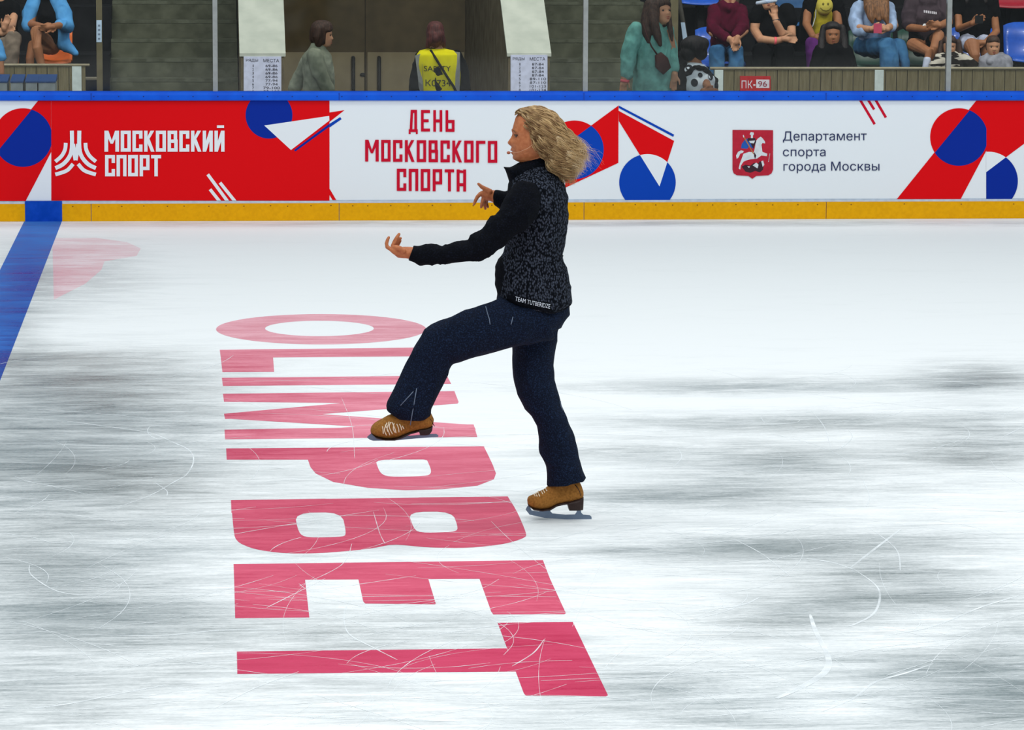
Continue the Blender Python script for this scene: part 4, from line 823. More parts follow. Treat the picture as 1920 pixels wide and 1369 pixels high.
# light blue shirt, long hair
f = Fig(4.3, 'person with very long brown hair in light blue shirt and blue jeans holding a phone'); f.head(1640, -10, 42, 96, 22)
f.skinl([(1638, 8, .05, 10), (1640, 50, .1, 20), (1645, 85, .15, 18)], [(1606, 24, 0, 10), (1604, 52, -.08, 9), (1636, 56, -.28, 6.5)], [(1668, 22, 0, 10), (1676, 48, -.08, 9), (1660, 54, -.28, 6.5)]); f.hand(1634, 55, -.3, -10).hand(1664, 55, -.3, 190)
f.part('shirt', cloth('light_blue', (168, 190, 224)), [[(1638, 16, 0, 22), (1640, 45, .04, 32), (1640, 80, .1, 28)], [(1612, 16, 0, 15), (1603, 38, -.04, 13), (1610, 60, -.12, 10), (1620, 60, -.18, 9)], [(1664, 16, 0, 14), (1672, 38, -.06, 9), (1672, 52, -.16, 8)]])
f.hair(HLB, [[(1630, -12, -.04, 12), (1630, 15, -.13, 11), (1634, 34, -.18, 7), (1636, 42, -.19, 3)], [(1655, -12, -.04, 12), (1657, 15, -.13, 11), (1661, 34, -.18, 7), (1664, 44, -.19, 3)], [(1643, -10, -.06, 12), (1645, 15, -.13, 11), (1648, 36, -.18, 5)]], lo=10, back=-26, low=-60, puff=1.15)
f.skinl([(1630, 88, .16, 14), (1660, 88, .1, 14)]); f.part('trousers', JEAN, [[(1618, 86, .14, 18), (1650, 88, .08, 19)], [(1622, 88, .08, 17), (1664, 88, -.3, 17), (1668, 115, -.34, 17), (1668, 165, -.34, 17)], [(1640, 86, .1, 15), (1688, 84, -.25, 11), (1696, 115, -.3, 8), (1698, 165, -.3, 8)]]).done()
tag(MB().box(tuple(at(1645, 52, f.Y-.36)-Vector((.035, .01, .05))), tuple(at(1645, 52, f.Y-.36)+Vector((.04, 0, .04)))).build('phone', mat('phone_pink', rgb(190, 70, 96), .4)), 'pinkish phone in the hands of the person in light blue shirt', 'phone')
# taupe tee
f = Fig(4.3, 'person in taupe shirt with bare crossed legs and white socks', SKIN3); f.head(1742, -26, 42, 86, 16)
f.skinl([(1740, -8, .05, 10), (1736, 40, .1, 20), (1736, 88, .15, 20)], [(1706, 20, 0, 10), (1706, 52, -.08, 9), (1735, 54, -.28, 6.5)], [(1772, 18, 0, 10), (1778, 42, -.08, 9), (1758, 50, -.28, 6.5)], [(1736, 88, .1, 15), (1712, 84, -.22, 13), (1742, 98, -.4, 9), (1738, 118, -.42, 6.5), (1734, 150, -.42, 5)], [(1744, 88, .1, 15), (1760, 66, -.3, 11), (1752, 90, -.36, 9), (1744, 112, -.36, 7), (1738, 132, -.38, 6)]); f.hand(1738, 54, -.3, -25).hand(1762, 48, -.32, 190)
f.part('shirt', cloth('taupe', (74, 62, 68)), [[(1738, 4, 0, 20), (1736, 25, .04, 33), (1734, 75, .1, 30)], [(1710, 8, 0, 15), (1703, 34, -.04, 13), (1704, 46, -.05, 12)], [(1768, 8, 0, 14), (1776, 34, -.04, 12)]]); f.part('shorts', BLKC, [[(1728, 88, .12, 18), (1746, 88, .1, 18)], [(1728, 88, .1, 16), (1716, 78, -.08, 14)], [(1746, 88, .1, 16), (1752, 76, -.12, 13)]])
f.part('sock', mat('sock_white', rgb(190, 196, 214), .9), [[(1738.5, 112, -.42, 7.4), (1734, 140, -.42, 7)]]); f.hair(HBRN).done()
sh = [c_ for c_ in f.root.children if c_.name.startswith('shirt')][0]; drape_text('TOY TOMS', 1728, 18.5, 1753, 24.5, bvh(sh), f.Y, mat('print_white', rgb(190, 184, 190), .7), 'chest_print', sh, drop=1.5) if False else None
st = bvh(sh); a = MB()
for i in range(7): a.add(drape([at(1728+i*3.6+x, 18.2+i*.5+y, f.Y) for x, y in ((0, 0), (2.6, .3), (2.6, 5), (0, 4.7))], st, .004), [(0, 1, 2, 3)])
a.build('chest_print', mat('print_white', rgb(190, 184, 190), .7), sh)['kind'] = 'stuff'
f.band((1733, 51, -.25), (1735.5, 51, -.26), .034, mat('band_white', rgb(210, 210, 210), .6), 'wristband')
# black top white shorts
f = Fig(4.35, 'person in black top and white shorts looking at a phone', SKIN3); f.head(1830, -28, 42, 92, 20)
f.skinl([(1828, -10, .05, 9), (1826, 8, .0, 7), (1828, 40, .1, 18), (1828, 80, .15, 18)], [(1795, 14, 0, 8), (1798, 54, -.1, 8), (1822, 44, -.28, 6)], [(1862, 14, 0, 8), (1868, 60, -.06, 7.5), (1848, 80, -.25, 6)], [(1818, 84, .1, 15), (1822, 86, -.3, 15), (1828, 104, -.34, 10), (1830, 150, -.34, 7)], [(1840, 84, .1, 14), (1848, 88, -.22, 12), (1852, 150, -.24, 7)]); f.hand(1823, 44, -.3, -30).hand(1847, 80, -.27, 180)
f.part('top', BLKC, [[(1828, 8, .01, 22), (1828, 30, .04, 32), (1828, 68, .1, 28)], [(1800, 2, 0, 14), (1795, 22, 0, 13)], [(1858, 2, 0, 14), (1863, 26, 0, 12)]]); f.part('shorts', cloth('white', (186, 192, 214)), [[(1815, 80, .1, 18), (1840, 80, .1, 17)], [(1814, 80, .08, 17), (1816, 82, -.2, 15)], [(1840, 78, .08, 16), (1846, 80, -.14, 13)]])
f.hair(HBLK, [[(1816, -28, .0, 7), (1812, 2, -.04, 7)], [(1844, -28, 0, 7), (1846, 2, -.04, 7)]]).done()
tag(MB().box(tuple(at(1836, 37, f.Y-.38)-Vector((.04, .01, .035))), tuple(at(1836, 37, f.Y-.38)+Vector((.035, 0, .04)))).build('phone', mat('phone_black', rgb(16, 16, 18), .4)), 'black phone held by the person in black top', 'phone')
# zebra girl and grey hoodie girl
ZEB = mat('zebra', rgb(34, 30, 28), .9, .1, rgb(190, 182, 168), 5, 2, lo=.48, hi=.52, stretch=(1.2, 1, 5))
f = Fig(3.8, 'child with long brown hair in zebra-striped top behind the post at the rail'); f.head(1780, 86, 36, 88, -4)
f.skinl([(1780, 100, 0, 8), (1784, 120, .03, 16), (1784, 160, .05, 18)], [(1762, 118, 0, 8), (1752, 140, -.06, 7), (1760, 160, -.1, 6)], [(1806, 118, 0, 8), (1820, 140, -.06, 7), (1812, 160, -.1, 6)]); f.hand(1761, 161, -.1, 20).hand(1811, 161, -.1, 160)
f.part('striped_top', ZEB, [[(1782, 116, 0, 22), (1786, 150, .02, 27)], [(1766, 112, 0, 14), (1752, 124, -.03, 11), (1754, 155, -.08, 9)], [(1802, 112, 0, 14), (1822, 124, -.03, 12), (1820, 155, -.08, 10)]])
f.hair(HBRN, [[(1765, 80, .02, 5.5), (1763, 98, 0, 5), (1764, 112, -.03, 4)], [(1796, 80, .02, 7), (1799, 100, 0, 7), (1798, 118, -.05, 6)]], puff=1.2).done()
f = Fig(3.8, 'child with pulled-back hair in light grey hoodie at the rail on the right'); f.head(1862, 86, 38, 88, -4)
f.skinl([(1862, 100, 0, 8.5), (1864, 122, .03, 17), (1864, 160, .05, 18)], [(1846, 120, 0, 8), (1842, 140, -.06, 7), (1850, 160, -.1, 6)], [(1884, 120, 0, 8), (1888, 140, -.06, 7), (1880, 160, -.1, 6)]); f.hand(1851, 161, -.1, 20).hand(1879, 161, -.1, 160)
f.part('hoodie', cloth('light_grey', (150, 150, 158)), [[(1865, 122, 0, 24), (1866, 155, .02, 27)], [(1848, 116, 0, 13), (1844, 150, -.05, 11)], [(1884, 115, 0, 13), (1888, 150, -.05, 11)], [(1852, 106, .0, 6), (1856, 116, -.09, 5)], [(1878, 104, 0, 6), (1872, 116, -.09, 5)]])
f.hair(HBRN, puff=1.09).done()
# left stand
SKY = cloth('sky_blue', (92, 160, 214), (78, 144, 200)); f = Fig(4.3, 'person in open sky blue shirt over black top with bare crossed legs', SKIN3); f.head(86, -22, 42, 84, 20)
f.skinl([(86, -4, .05, 10), (88, 14, .02, 9), (92, 45, .1, 18), (96, 84, .15, 18)], [(62, 20, 0, 9), (58, 46, -.08, 8.5), (80, 50, -.3, 6)], [(118, 18, 0, 9), (122, 46, -.08, 8.5), (98, 50, -.3, 6)], [(98, 88, .1, 15), (68, 60, -.3, 12), (70, 90, -.34, 9.5), (78, 125, -.34, 7)], [(92, 88, .08, 15), (62, 86, -.2, 11), (56, 110, -.22, 8), (58, 150, -.22, 6)]); f.hand(78, 51, -.32, 10).hand(100, 50, -.34, 175)
f.part('black_top', BLKC, [[(86, 8, 0, 12), (88, 26, -.04, 17), (92, 70, .02, 18)]], extra='black top under the blue shirt')
f.part('shirt', SKY, [[(64, 4, 0, 13), (56, 25, -.02, 13), (52, 50, -.06, 10)], [(108, 2, 0, 15), (118, 26, -.02, 16), (126, 50, -.08, 13), (112, 46, -.16, 8)], [(110, 30, .04, 14), (116, 66, .04, 14), (120, 84, .02, 12), (142, 100, -.02, 4)], [(70, 0, .06, 10), (104, 0, .06, 10)]])
f.hair(HBRN).done()
f = Fig(4.3, 'person in beige clothes seated at the far left edge'); f.head(4, -14, 42, 80, 12)
f.skinl([(6, 2, 0, 10), (8, 40, .08, 18), (10, 84, .12, 18)], [(-14, 24, 0, 9), (-14, 50, -.1, 8), (4, 62, -.25, 6)], [(26, 24, 0, 9), (22, 48, -.15, 8), (8, 52, -.3, 6)], [(2, 88, .1, 14), (6, 88, -.25, 11), (8, 150, -.28, 7)], [(18, 88, .1, 14), (26, 90, -.25, 11), (26, 150, -.28, 7)]); f.hand(8, 54, -.3, -70).hand(3, 63, -.27, -20)
f.part('top', BLKC, [[(7, 12, 0, 20), (8, 45, .04, 24), (10, 80, .1, 22)], [(-10, 14, 0, 12), (-14, 30, 0, 11)], [(24, 14, 0, 12), (27, 30, 0, 11)]])
f.part('beige_trousers', cloth('beige', (128, 114, 100)), [[(2, 86, .14, 16), (20, 86, .1, 16)], [(2, 84, .1, 15), (6, 82, -.25, 13), (8, 140, -.28, 11)], [(20, 80, .1, 16), (24, 74, -.28, 15), (22, 100, -.3, 12), (20, 140, -.3, 11)]]); f.hair(HBRN).done()
f = Fig(2.4, 'person mostly beyond the left edge with blue sleeve and bare forearm', SKIN3); f.head(-26, 44, 46, 150, 8)
f.skinl([(-26, 62, 0, 10), (-26, 90, 0, 17), (-24, 190, 0, 26), (-24, 260, 0, 26)], [(-6, 84, -.05, 9), (0, 112, -.08, 7.5), (2, 138, -.12, 6.5)], [(-34, 250, 0, 17), (-34, 375, 0, 8)], [(-14, 250, 0, 17), (-14, 375, 0, 8)], [(-46, 90, .05, 9), (-52, 140, 0, 7)]); f.hand(2, 140, -.12, 80).hand(-52, 143, 0, 90)
f.part('shirt', SKY, [[(-26, 76, 0, 15), (-26, 105, 0, 30), (-25, 200, 0, 30)], [(-8, 84, -.03, 12), (-1, 106, -.07, 11)], [(-44, 86, .03, 12), (-50, 108, .02, 11)]]); f.part('trousers', cloth('dark', (40, 40, 44)), [[(-24, 205, 0, 31), (-24, 250, 0, 27)], [(-34, 250, 0, 19), (-34, 370, 0, 13)], [(-14, 250, 0, 19), (-14, 370, 0, 13)]]); f.hair(HBRN).done()
# ================================================================== THE SKATER
YF = gr(1050, 974).y; YM = YF-.04; P_ = ppm(YM)
FAB = 'x'
VEST = mat('knit_charcoal', rgb(74, 80, 94), .95, .08, rgb(8, 11, 17), 135, 2, lo=.08, hi=.62, stretch=(1, 1, .62), kind='voronoi', bump=.6)
JKT = mat('jacket_navy_black', rgb(5, 7, 13), .9, .1, rgb(18, 22, 34), 160, 3, lo=.5, hi=.75, bump=.3, bscale=10)
TRO = mat('trousers_navy', rgb(8, 16, 32), .85, .12, rgb(30, 46, 74), 190, 3, lo=.48, hi=.75, bump=.35, bscale=8)
HSK = mat('skater_skin', rgb(188, 116, 74), .5, .3, rgb(168, 96, 58), 60, 6, bump=.06)
T0 = lambda x, y, z: at(1000, 252, YM)+Vector((x/P_, y/P_, z/P_))
b = MB(); V_, F_ = head_pts(T0, 72, 110); b.add(V_, F_)
def L(mb, P, n=12): mb.limb([(at(x, y, YM+dy), r) for x, y, dy, r in P], n)
for sd in (-1, 1):
    b.ball(T0(4, sd*32.5, -17), (6.5/P_, 2.6/P_, 9.5/P_), 10); b.ball(T0(2.5, sd*32.5, -24), (3.6/P_, 2.2/P_, 4/P_), 8)
L(b, [(1004, 285, 0, .050), (1008, 310, 0, .052), (1012, 340, 0, .06)]); L(b, [(1005, 380, 0, .10), (1005, 440, 0, .10), (1000, 500, 0, .11), (1000, 575, 0, .11)])
L(b, [(1005, 350, -.02, .05), (985, 376, -.15, .042), (915, 458, -.20, .036), (850, 475, -.21, .029), (800, 477, -.21, .027), (766, 474, -.21, .0255)])
L(b, [(1005, 350, .02, .05), (990, 372, .15, .045), (985, 400, .22, .038), (950, 378, .24, .032), (926, 368, .24, .026)])
L(b, [(1005, 590, .06, .07), (1005, 690, .06, .055), (1030, 780, .05, .045), (1058, 890, .04, .032), (1062, 912, .04, .028)]); L(b, [(1000, 595, -.06, .07), (830, 645, -.12, .055), (790, 740, -.12, .045), (782, 786, -.12, .028)])
# near hand, palm turned up
N_ = -.21
b.slab([(770, 462.5, 768, 484.5, .021, N_), (758, 462.5, 757, 484.5, .024, N_), (748, 463, 746, 483.5, .030, N_), (741, 462, 740.5, 479, .034, N_), (736, 461.5, 735, 473.5, .032, N_)], YM, 18)
L(b, [(740, 472, N_-.02, .0125), (733, 467.5, N_-.022, .0095), (725.5, 463, N_-.022, .0088), (724.8, 456.5, N_-.020, .0082), (726.5, 450, N_-.018, .0075), (729, 445.3, N_-.016, .0062)], 10)
L(b, [(741, 468, N_, .0125), (736.3, 461, N_+.002, .0098), (740, 453, N_+.004, .0090), (744.5, 445, N_+.004, .0083), (748.3, 439.2, N_+.004, .0066)], 10)
L(b, [(743, 468, N_+.022, .0115), (740.5, 461.5, N_+.024, .0092), (744.5, 453, N_+.024, .0086), (748.5, 447, N_+.024, .0080), (751.3, 446.8, N_+.022, .0062)], 10)
L(b, [(746, 470, N_+.04, .0105), (743, 463.5, N_+.042, .0084), (747, 457, N_+.042, .0078), (750.6, 451.5, N_+.040, .0062)], 10)
L(b, [(756, 470, N_-.03, .013), (749, 465.5, N_-.035, .011), (742, 463.3, N_-.03, .0095), (737.5, 463, N_-.022, .0075)], 10)
# far hand
R_ = .24
b.slab([(928, 356.5, 926, 376, .022, R_), (920, 356, 917, 377, .026, R_), (912, 354.5, 909, 374, .026, R_), (907, 353.5, 903, 369, .022, R_)], YM, 18)
L(b, [(918, 359, R_-.02, .013), (909, 353.8, R_-.02, .0105), (902.5, 350, R_-.02, .0088), (897, 344.8, R_-.02, .0062)], 10)
L(b, [(908, 361, R_-.008, .0115), (900.5, 363.5, R_-.008, .0096), (895.3, 369, R_-.01, .0088), (891.8, 375.5, R_-.012, .0080), (888.6, 383.3, R_-.014, .0060)], 10)
L(b, [(908, 367, R_, .0110), (905.5, 376, R_-.004, .0090), (903.5, 383, R_-.004, .0080), (902.2, 388.5, R_, .0062)], 10)
L(b, [(911, 369, R_+.015, .0110), (909, 378, R_+.01, .0090), (909, 385, R_+.01, .0080), (910, 391.3, R_+.014, .0062)], 10)
L(b, [(914, 370, R_+.03, .0100), (911.5, 379, R_+.028, .0080), (913, 384, R_+.026, .0072), (914.8, 388.2, R_+.028, .0058)], 10)
b.fused(.0034, 1)
sk = tag(b.build('person', HSK, None, True, base=(at(1010, 974, YM).x, YM, 0)), 'figure skater with long curly blonde hair gliding on the ice', 'person')
k = 1/P_
for sd in (-1, 1):
    MB().ball(T0(968.0-1000, sd*13.2, -1.6), 3.9*k, 10).build('eye', mat('eye_skater', rgb(70, 50, 40), .3, .4), sk, True)
    MB().tube([T0(962.6-1000+(abs(d)-8)**1.4*.22+face_dx(251, sd*d)*.35, sd*d, 2.6-.04*(d-14)**2) for d in (8, 11, 14, 17, 20)], [1.0*k, 1.8*k, 2.2*k, 2.0*k, 1.2*k], 8).build('eyelid', HSK, sk, True)
    e = MB(); e.tube([T0(962.2-1000+(abs(d)-8)**1.4*.22+face_dx(251, sd*d)*.35, sd*d, .5-.03*(d-14)**2) for d in (8, 11, 14, 17, 20)], [.4*k, .9*k, 1.0*k, 1.0*k, .7*k], 6).build('eyelashes', mat('lashes', rgb(34, 22, 18), .8), sk, True)
    MB().tube([T0(960.6-1000+(d/10)**2.0*.95+face_dx(246, sd*d)*.8, sd*d, 6.0+min(d-5, 8)*.32-(max(0, d-15))*.5) for d in (5, 9, 13, 17, 21, 24)], [.6*k, 1.0*k, 1.1*k, 1.0*k, .8*k, .3*k], 6).build('eyebrow', mat('brow_skater', rgb(112, 74, 42), .8), sk, True)
l = MB(); l.tube([T0(960.3-1000+face_dx(280.5, d)+.045*d*d*.6, d, -29.6) for d in (-9, -6, -3, 0, 3, 6, 9)], [.3*k, .9*k, 1.1*k, 1.2*k, 1.1*k, .9*k, .3*k], 8)
l.tube([T0(961.6-1000+face_dx(288, d)+.05*d*d*.6, d, -34.6) for d in (-8, -5, -2.5, 0, 2.5, 5, 8)], [.4*k, 1.3*k, 1.7*k, 1.8*k, 1.7*k, 1.3*k, .4*k], 8); l.build('lips', mat('lips_skater', rgb(158, 72, 56), .45, .4), sk, True)
# trousers
t = MB()
t.slab([(935, 545, 1062, 548, .115, 0), (932, 563, 1070, 568, .14, 0), (938, 590, 1067, 588, .15, 0), (952, 622, 1052, 614, .135, 0)], YM)
t.slab([(1005, 565, 1040, 635, .10, -.05), (940, 561, 990, 646, .105, -.075), (900, 572, 938, 657, .10, -.10), (868, 584, 896, 668, .095, -.11), (824.6, 602, 862, 680, .088, -.12), (796, 617.5, 850, 683, .080, -.12), (774, 654, 843, 692, .078, -.12),
        (762, 681, 838, 704, .078, -.12), (750.7, 708, 831, 724, .080, -.12), (737, 735, 823, 741, .083, -.12), (725, 760, 809, 766, .088, -.12), (725, 770, 808.5, 778, .088, -.12), (744, 786, 797, 787, .078, -.12)], YM)
t.slab([(958, 590, 1066, 588, .11, .05), (959.5, 640, 1047, 618, .108, .06), (960.6, 691, 1037.5, 685, .10, .06), (964, 720, 1040, 712, .098, .055), (969, 741.5, 1048, 735, .095, .05), (982.5, 768.4, 1054, 760, .09, .05), (995.9, 781, 1064, 781, .088, .045),
        (1006, 798, 1073, 808, .086, .04), (1009.5, 820, 1079, 830, .086, .04), (1013, 849, 1086, 857, .088, .04), (1023, 874, 1091.6, 877, .090, .04), (1025, 893, 1096, 890, .090, .04), (1026, 912, 1098.5, 897, .088, .04)], YM)
t.fused(.0055, 2); wrinkle(t, .0095, 7, (1.1, 1, .8), 3); tro = t.build('trousers', TRO, sk, True); tt = bvh(tro)
pp = MB()
for P in ([(906, 568), (908, 578), (911, 589), (912, 598)], [(955, 585), (953, 592), (951, 599)], [(776, 716), (772, 738), (768, 760), (764, 784)], [(770, 722), (758, 735), (746, 748)]): pp.tube(drape([at(x, y, YM) for x, y in P], tt, .001), .0022, 6)
pp.tube([at(x, y, YM-.14) for x, y in ((843, 684), (840, 692), (838, 700), (834, 712))], .0028, 6); pp.tube([at(x, y, YM+.02) for x, y in ((1050.5, 752), (1052, 762), (1055, 770))], .003, 6)
pp.build('grey_piping', mat('piping_grey', rgb(92, 104, 122), .7), tro, True)
# vest
v = MB(); v.slab([(980, 312, 1034, 310, .07, 0), (960, 328, 1050, 330, .125, 0), (952, 346, 1061, 348, .165, 0), (949, 375, 1065.5, 376, .18, 0), (948, 407, 1065, 407, .178, 0), (947, 440, 1062, 438, .165, 0), (946.5, 462, 1060, 460, .155, 0), (944.5, 474, 1055.5, 478, .148, 0),
              (935, 487, 1056.5, 488, .146, 0), (928.3, 500, 1062, 502, .15, 0), (927, 517, 1067.5, 517, .156, 0), (929, 540, 1071, 540, .162, 0), (932, 556, 1073, 557, .168, 0), (938, 563, 1073, 566, .168, 0), (972, 574.5, 1058, 580, .160, 0), (995, 578, 1044, 583, .14, 0)], YM)
v.fused(.0055, 2); wrinkle(v, .007, 9, (.8, 1, 1.3), 8)
mi = []
for fc in v.f:
    c = sum((v.v[i] for i in fc), Vector())/len(fc); x, y = pix(c)
    mi.append(1 if (470 < y < 552 and x < 947-abs(y-510)*.22) or (300 < y < 400 and x < 962-(y-330)*.12) or (553+(x-960)*.22 < y < 571+(x-960)*.22 and 950 < x < 1034 and c.y < YM and y > 545) else 0)
v.m = mi; ves = v.build('vest', [VEST, JKT], sk, True); vt = bvh(ves)
drape_text('TEAM TUTBERIDZE', 961, 549, 1024.5, 557, vt, YM, mat('thread_white', rgb(205, 212, 222), .7), 'hem_lettering', ves, drop=13.5, off=.004, skew=.12)
a = MB(); a.tube(drape([at(x, y, YM) for x, y in ((935, 561), (950, 565), (975, 571), (1000, 576), (1030, 579), (1055, 574), (1066, 567))], vt, .001), .004, 6)
a.tube(drape([at(x, y, YM) for x, y in ((985, 488), (1005, 489), (1025, 487), (1045, 483), (1054, 479))], vt, -.002), .004, 6)
a.build('seam', JKT, ves, True)
c = MB(); c.slab([(943.5, 312.5, 947, 313.5, .018, -.01), (948, 320, 959, 314, .05, 0), (952, 332, 976, 303.5, .062, 0), (956, 346, 997, 293, .066, 0), (970, 350, 1016, 284, .068, 0), (1000, 348, 1036, 296, .062, 0), (1030, 345, 1044, 318, .045, 0)], YM); c.fused(.005, 2)
c.build('collar', JKT, sk, True)
s_ = MB(); s_.slab([(975, 338, 1004, 345, .045, -.145), (964, 348, 1013, 366, .060, -.165), (951, 364, 1013.5, 390, .068, -.18), (942, 384, 1004, 410, .070, -.19), (937, 396, 985, 430, .068, -.195), (919, 408, 965, 441, .064, -.20), (903, 430, 944, 461, .060, -.205),
                     (883, 441, 925, 478, .056, -.21), (878.5, 451, 903, 488, .052, -.21), (853.4, 454, 868, 492.3, .048, -.21), (829, 461, 840, 495, .044, -.21), (812, 458.5, 820, 496, .044, -.21), (798.6, 457, 806, 497.3, .044, -.21), (786, 460, 787, 497, .042, -.21), (775, 459.5, 766, 488.5, .037, -.21)], YM, 30)
s_.fused(.005, 1); wrinkle(s_, .009, 12, (1.3, 1, .8), 5); s_.build('sleeve', JKT, sk, True)
s_ = MB(); s_.slab([(990, 350, 1015, 392, .055, .15), (968, 352, 970, 405, .052, .20), (946, 359, 946, 400, .046, .235), (937, 356.5, 934, 390, .042, .24), (930, 355.8, 926, 384, .038, .24), (925.5, 357.5, 922.5, 372, .034, .24)], YM, 30); s_.fused(.005, 1); s_.build('sleeve', JKT, sk, True)
# boots
BOOT = mat('suede_tan', rgb(158, 106, 46), .8, .2, rgb(132, 86, 34), 120, 4, bump=.15); SOLE = mat('sole_dark', rgb(36, 18, 14), .5, .3); STEEL = mat('blade_steel', rgb(104, 118, 138), .35, .5, metal=.7); LACE = mat('lace_cream', rgb(222, 206, 178), .8)
def boot(rows, sole, heel, blade, laces, seam, dy, lab):
    m_ = MB(); m_.slab([(a, b_, c_, d, e_, dy) for a, b_, c_, d, e_ in rows], YM, 30, .85).fused(.004, 2) ; bt = m_.build('boot', BOOT, sk, True); tr_ = bvh(bt); bt['label'] = lab
    m_ = MB(); m_.slab([(a, b_, c_, d, e_, dy) for a, b_, c_, d, e_ in sole], YM, 20, .7); m_.build('sole', SOLE, bt, True)
    m_ = MB(); m_.slab([(a, b_, c_, d, e_, dy) for a, b_, c_, d, e_ in heel], YM, 20, .5); m_.build('heel', SOLE, bt)
    m_ = MB(); m_.prism(blade, YM+dy-.002, YM+dy+.002); m_.build('blade', STEEL, bt)
    m_ = MB()
    for P in laces: m_.tube(drape([at(x, y, YM) for x, y in spline(P, 8)], tr_, .002), .0024, 6)
    m_.build('laces', LACE, bt, True); MB().tube(drape([at(x, y, YM) for x, y in seam], tr_, 0), .0018, 6).build('heel_seam', SOLE, bt, True)
boot([(988.5, 936, 989.5, 945, .012), (991, 931, 992, 950, .024), (996, 929, 998, 952.5, .034), (1001, 927, 1005, 954, .042), (1013, 921, 1015, 955, .045), (1020, 917.5, 1025, 954, .042), (1027, 912, 1033, 952, .038), (1040, 898, 1045, 946, .036), (1055, 892, 1058, 943, .036), (1070, 890, 1072, 941, .037), (1083, 896, 1085, 937, .036), (1090, 910, 1092, 934, .028), (1093.8, 921, 1094, 930, .012)],
     [(989.5, 944, 990.5, 948.5, .02), (998, 951, 1000, 955.3, .04), (1015, 953.5, 1015, 957, .045), (1030, 951, 1031, 955.5, .04), (1042, 944, 1043, 949, .032), (1055, 941, 1056, 946, .03), (1066, 939, 1066, 944.5, .03)],
     [(1062.5, 940, 1067, 956.8, .03), (1075, 937, 1078, 956.8, .033), (1085, 934, 1087, 956.5, .033), (1093.5, 931, 1092.5, 956, .022)],
     [(985.6, 955.6), (988, 951), (990, 948.5), (994, 951), (997, 957.5), (1010, 959.3), (1018, 958.5), (1022, 955), (1031, 954), (1032, 959), (1036, 963), (1060, 965.3), (1078, 964.8), (1081, 961), (1082, 955.5), (1089, 955.5), (1090, 962), (1094, 965.3), (1106, 966.5), (1109, 969), (1109.5, 974.2), (1062, 974), (1021, 971.2), (992.7, 965)],
     [[(1001, 927.5), (1004, 931.5)], [(1005, 925), (1007.5, 931.5)], [(1009, 924), (1012, 931)], [(1012, 922.5), (1003, 930)], [(1015, 921.5), (1018, 927)], [(1019, 919), (1021.5, 924.5)], [(1023, 916.5), (1026, 921.5)]], [(1078, 909), (1083, 915), (1087, 922), (1089, 930)], .04, 'tan boot standing on the ice')
boot([(694.5, 806, 695, 811, .012), (697, 799, 698, 815, .026), (702, 793.5, 704, 818.5, .036), (709, 789, 711, 820.5, .042), (716, 785.5, 720, 822, .045), (727, 779, 730, 823, .044), (740, 774, 745, 821.5, .04), (752, 770, 757, 816, .037), (765, 766, 772, 810, .036), (780, 764, 786, 806.5, .037), (795, 765, 799, 804.5, .037), (807, 772, 808, 801, .03), (813.7, 786, 811.5, 797, .012)],
     [(695, 810, 696, 813, .02), (703, 817, 706, 820.8, .04), (718, 821, 722, 824.4, .045), (735, 821.5, 740, 824.5, .042), (750, 817.5, 754, 820.7, .035), (765, 810.5, 770, 813.2, .03), (783, 806, 787, 808.7, .03)],
     [(784, 804, 787.8, 816, .03), (795, 803, 797, 815.6, .033), (804, 801, 804.5, 814.5, .03), (811, 798, 809.5, 808, .02)],
     [(688, 820), (692, 816), (697, 812.5), (706, 819), (722, 822.5), (738, 822), (750, 819.5), (757, 818), (770, 817.3), (788, 815.5), (805, 814), (818, 813.8), (822, 816.5), (821.5, 819.5), (780, 822.3), (743, 825.8), (700, 826.6), (693, 824.5)],
     [[(713.5, 789), (714.5, 795), (715, 802.5)], [(722, 782.5), (717, 795), (720.8, 805.5)], [(718.5, 786), (724, 797), (727, 805.3)], [(726, 780.5), (722, 793), (723.5, 799)], [(729, 781), (726, 790), (732, 803.5)], [(731, 781), (736, 792), (738.8, 801.5)], [(735, 783), (733.5, 794), (737, 800.5)], [(740, 784.5), (743, 792), (744.2, 800)], [(745, 784.5), (748, 791), (749, 796.5)], [(750, 788), (753.5, 794)]],
     [(803, 777), (807, 784), (810.5, 790)], -.12, 'tan boot raised in front with cream laces')
# hair
HAIR = bpy.data.materials.new('blonde_curls'); HAIR.use_nodes = True; N = HAIR.node_tree.nodes; LK = HAIR.node_tree.links; b_ = N['Principled BSDF']; b_.inputs['Roughness'].default_value = .55; b_.inputs['Specular IOR Level'].default_value = .35
at_ = N.new('ShaderNodeAttribute'); at_.attribute_name = 'tone'; rp = N.new('ShaderNodeValToRGB'); rp.color_ramp.elements[0].color = rgb(104, 68, 36); rp.color_ramp.elements[1].color = rgb(246, 228, 194); e = rp.color_ramp.elements.new(.5); e.color = rgb(198, 164, 114)
LK.new(at_.outputs['Fac'], rp.inputs[0]); LK.new(rp.outputs[0], b_.inputs['Base Color'])
hb = MB(); hb.slab([(970, 214, 1030, 205, .05, .0), (972, 226, 1046, 222, .078, 0), (986, 238, 1058, 240, .085, 0), (1000, 256, 1068, 256, .088, 0), (1012, 276, 1078, 270, .090, 0), (1024, 296, 1082, 288, .088, 0), (1038, 316, 1083, 306, .078, 0), (1054, 338, 1080, 326, .05, 0)], YM, 30)
hb.fused(.006, 3); nb = len(hb.v); tone = [.22]*nb
G1 = [(965.5, 216, 0), (973, 214, .3), (986, 232, .7), (997, 255, .95), (1010, 282, 1), (1030, 308, 1), (1050, 334, .9), (1064, 349, .8)]
G2 = [(967, 208, 0), (984, 204.5, .4), (1006, 226, .8), (1028, 256, 1), (1046, 288, 1), (1058, 312, 1), (1070, 330, .9), (1078, 345, .8)]
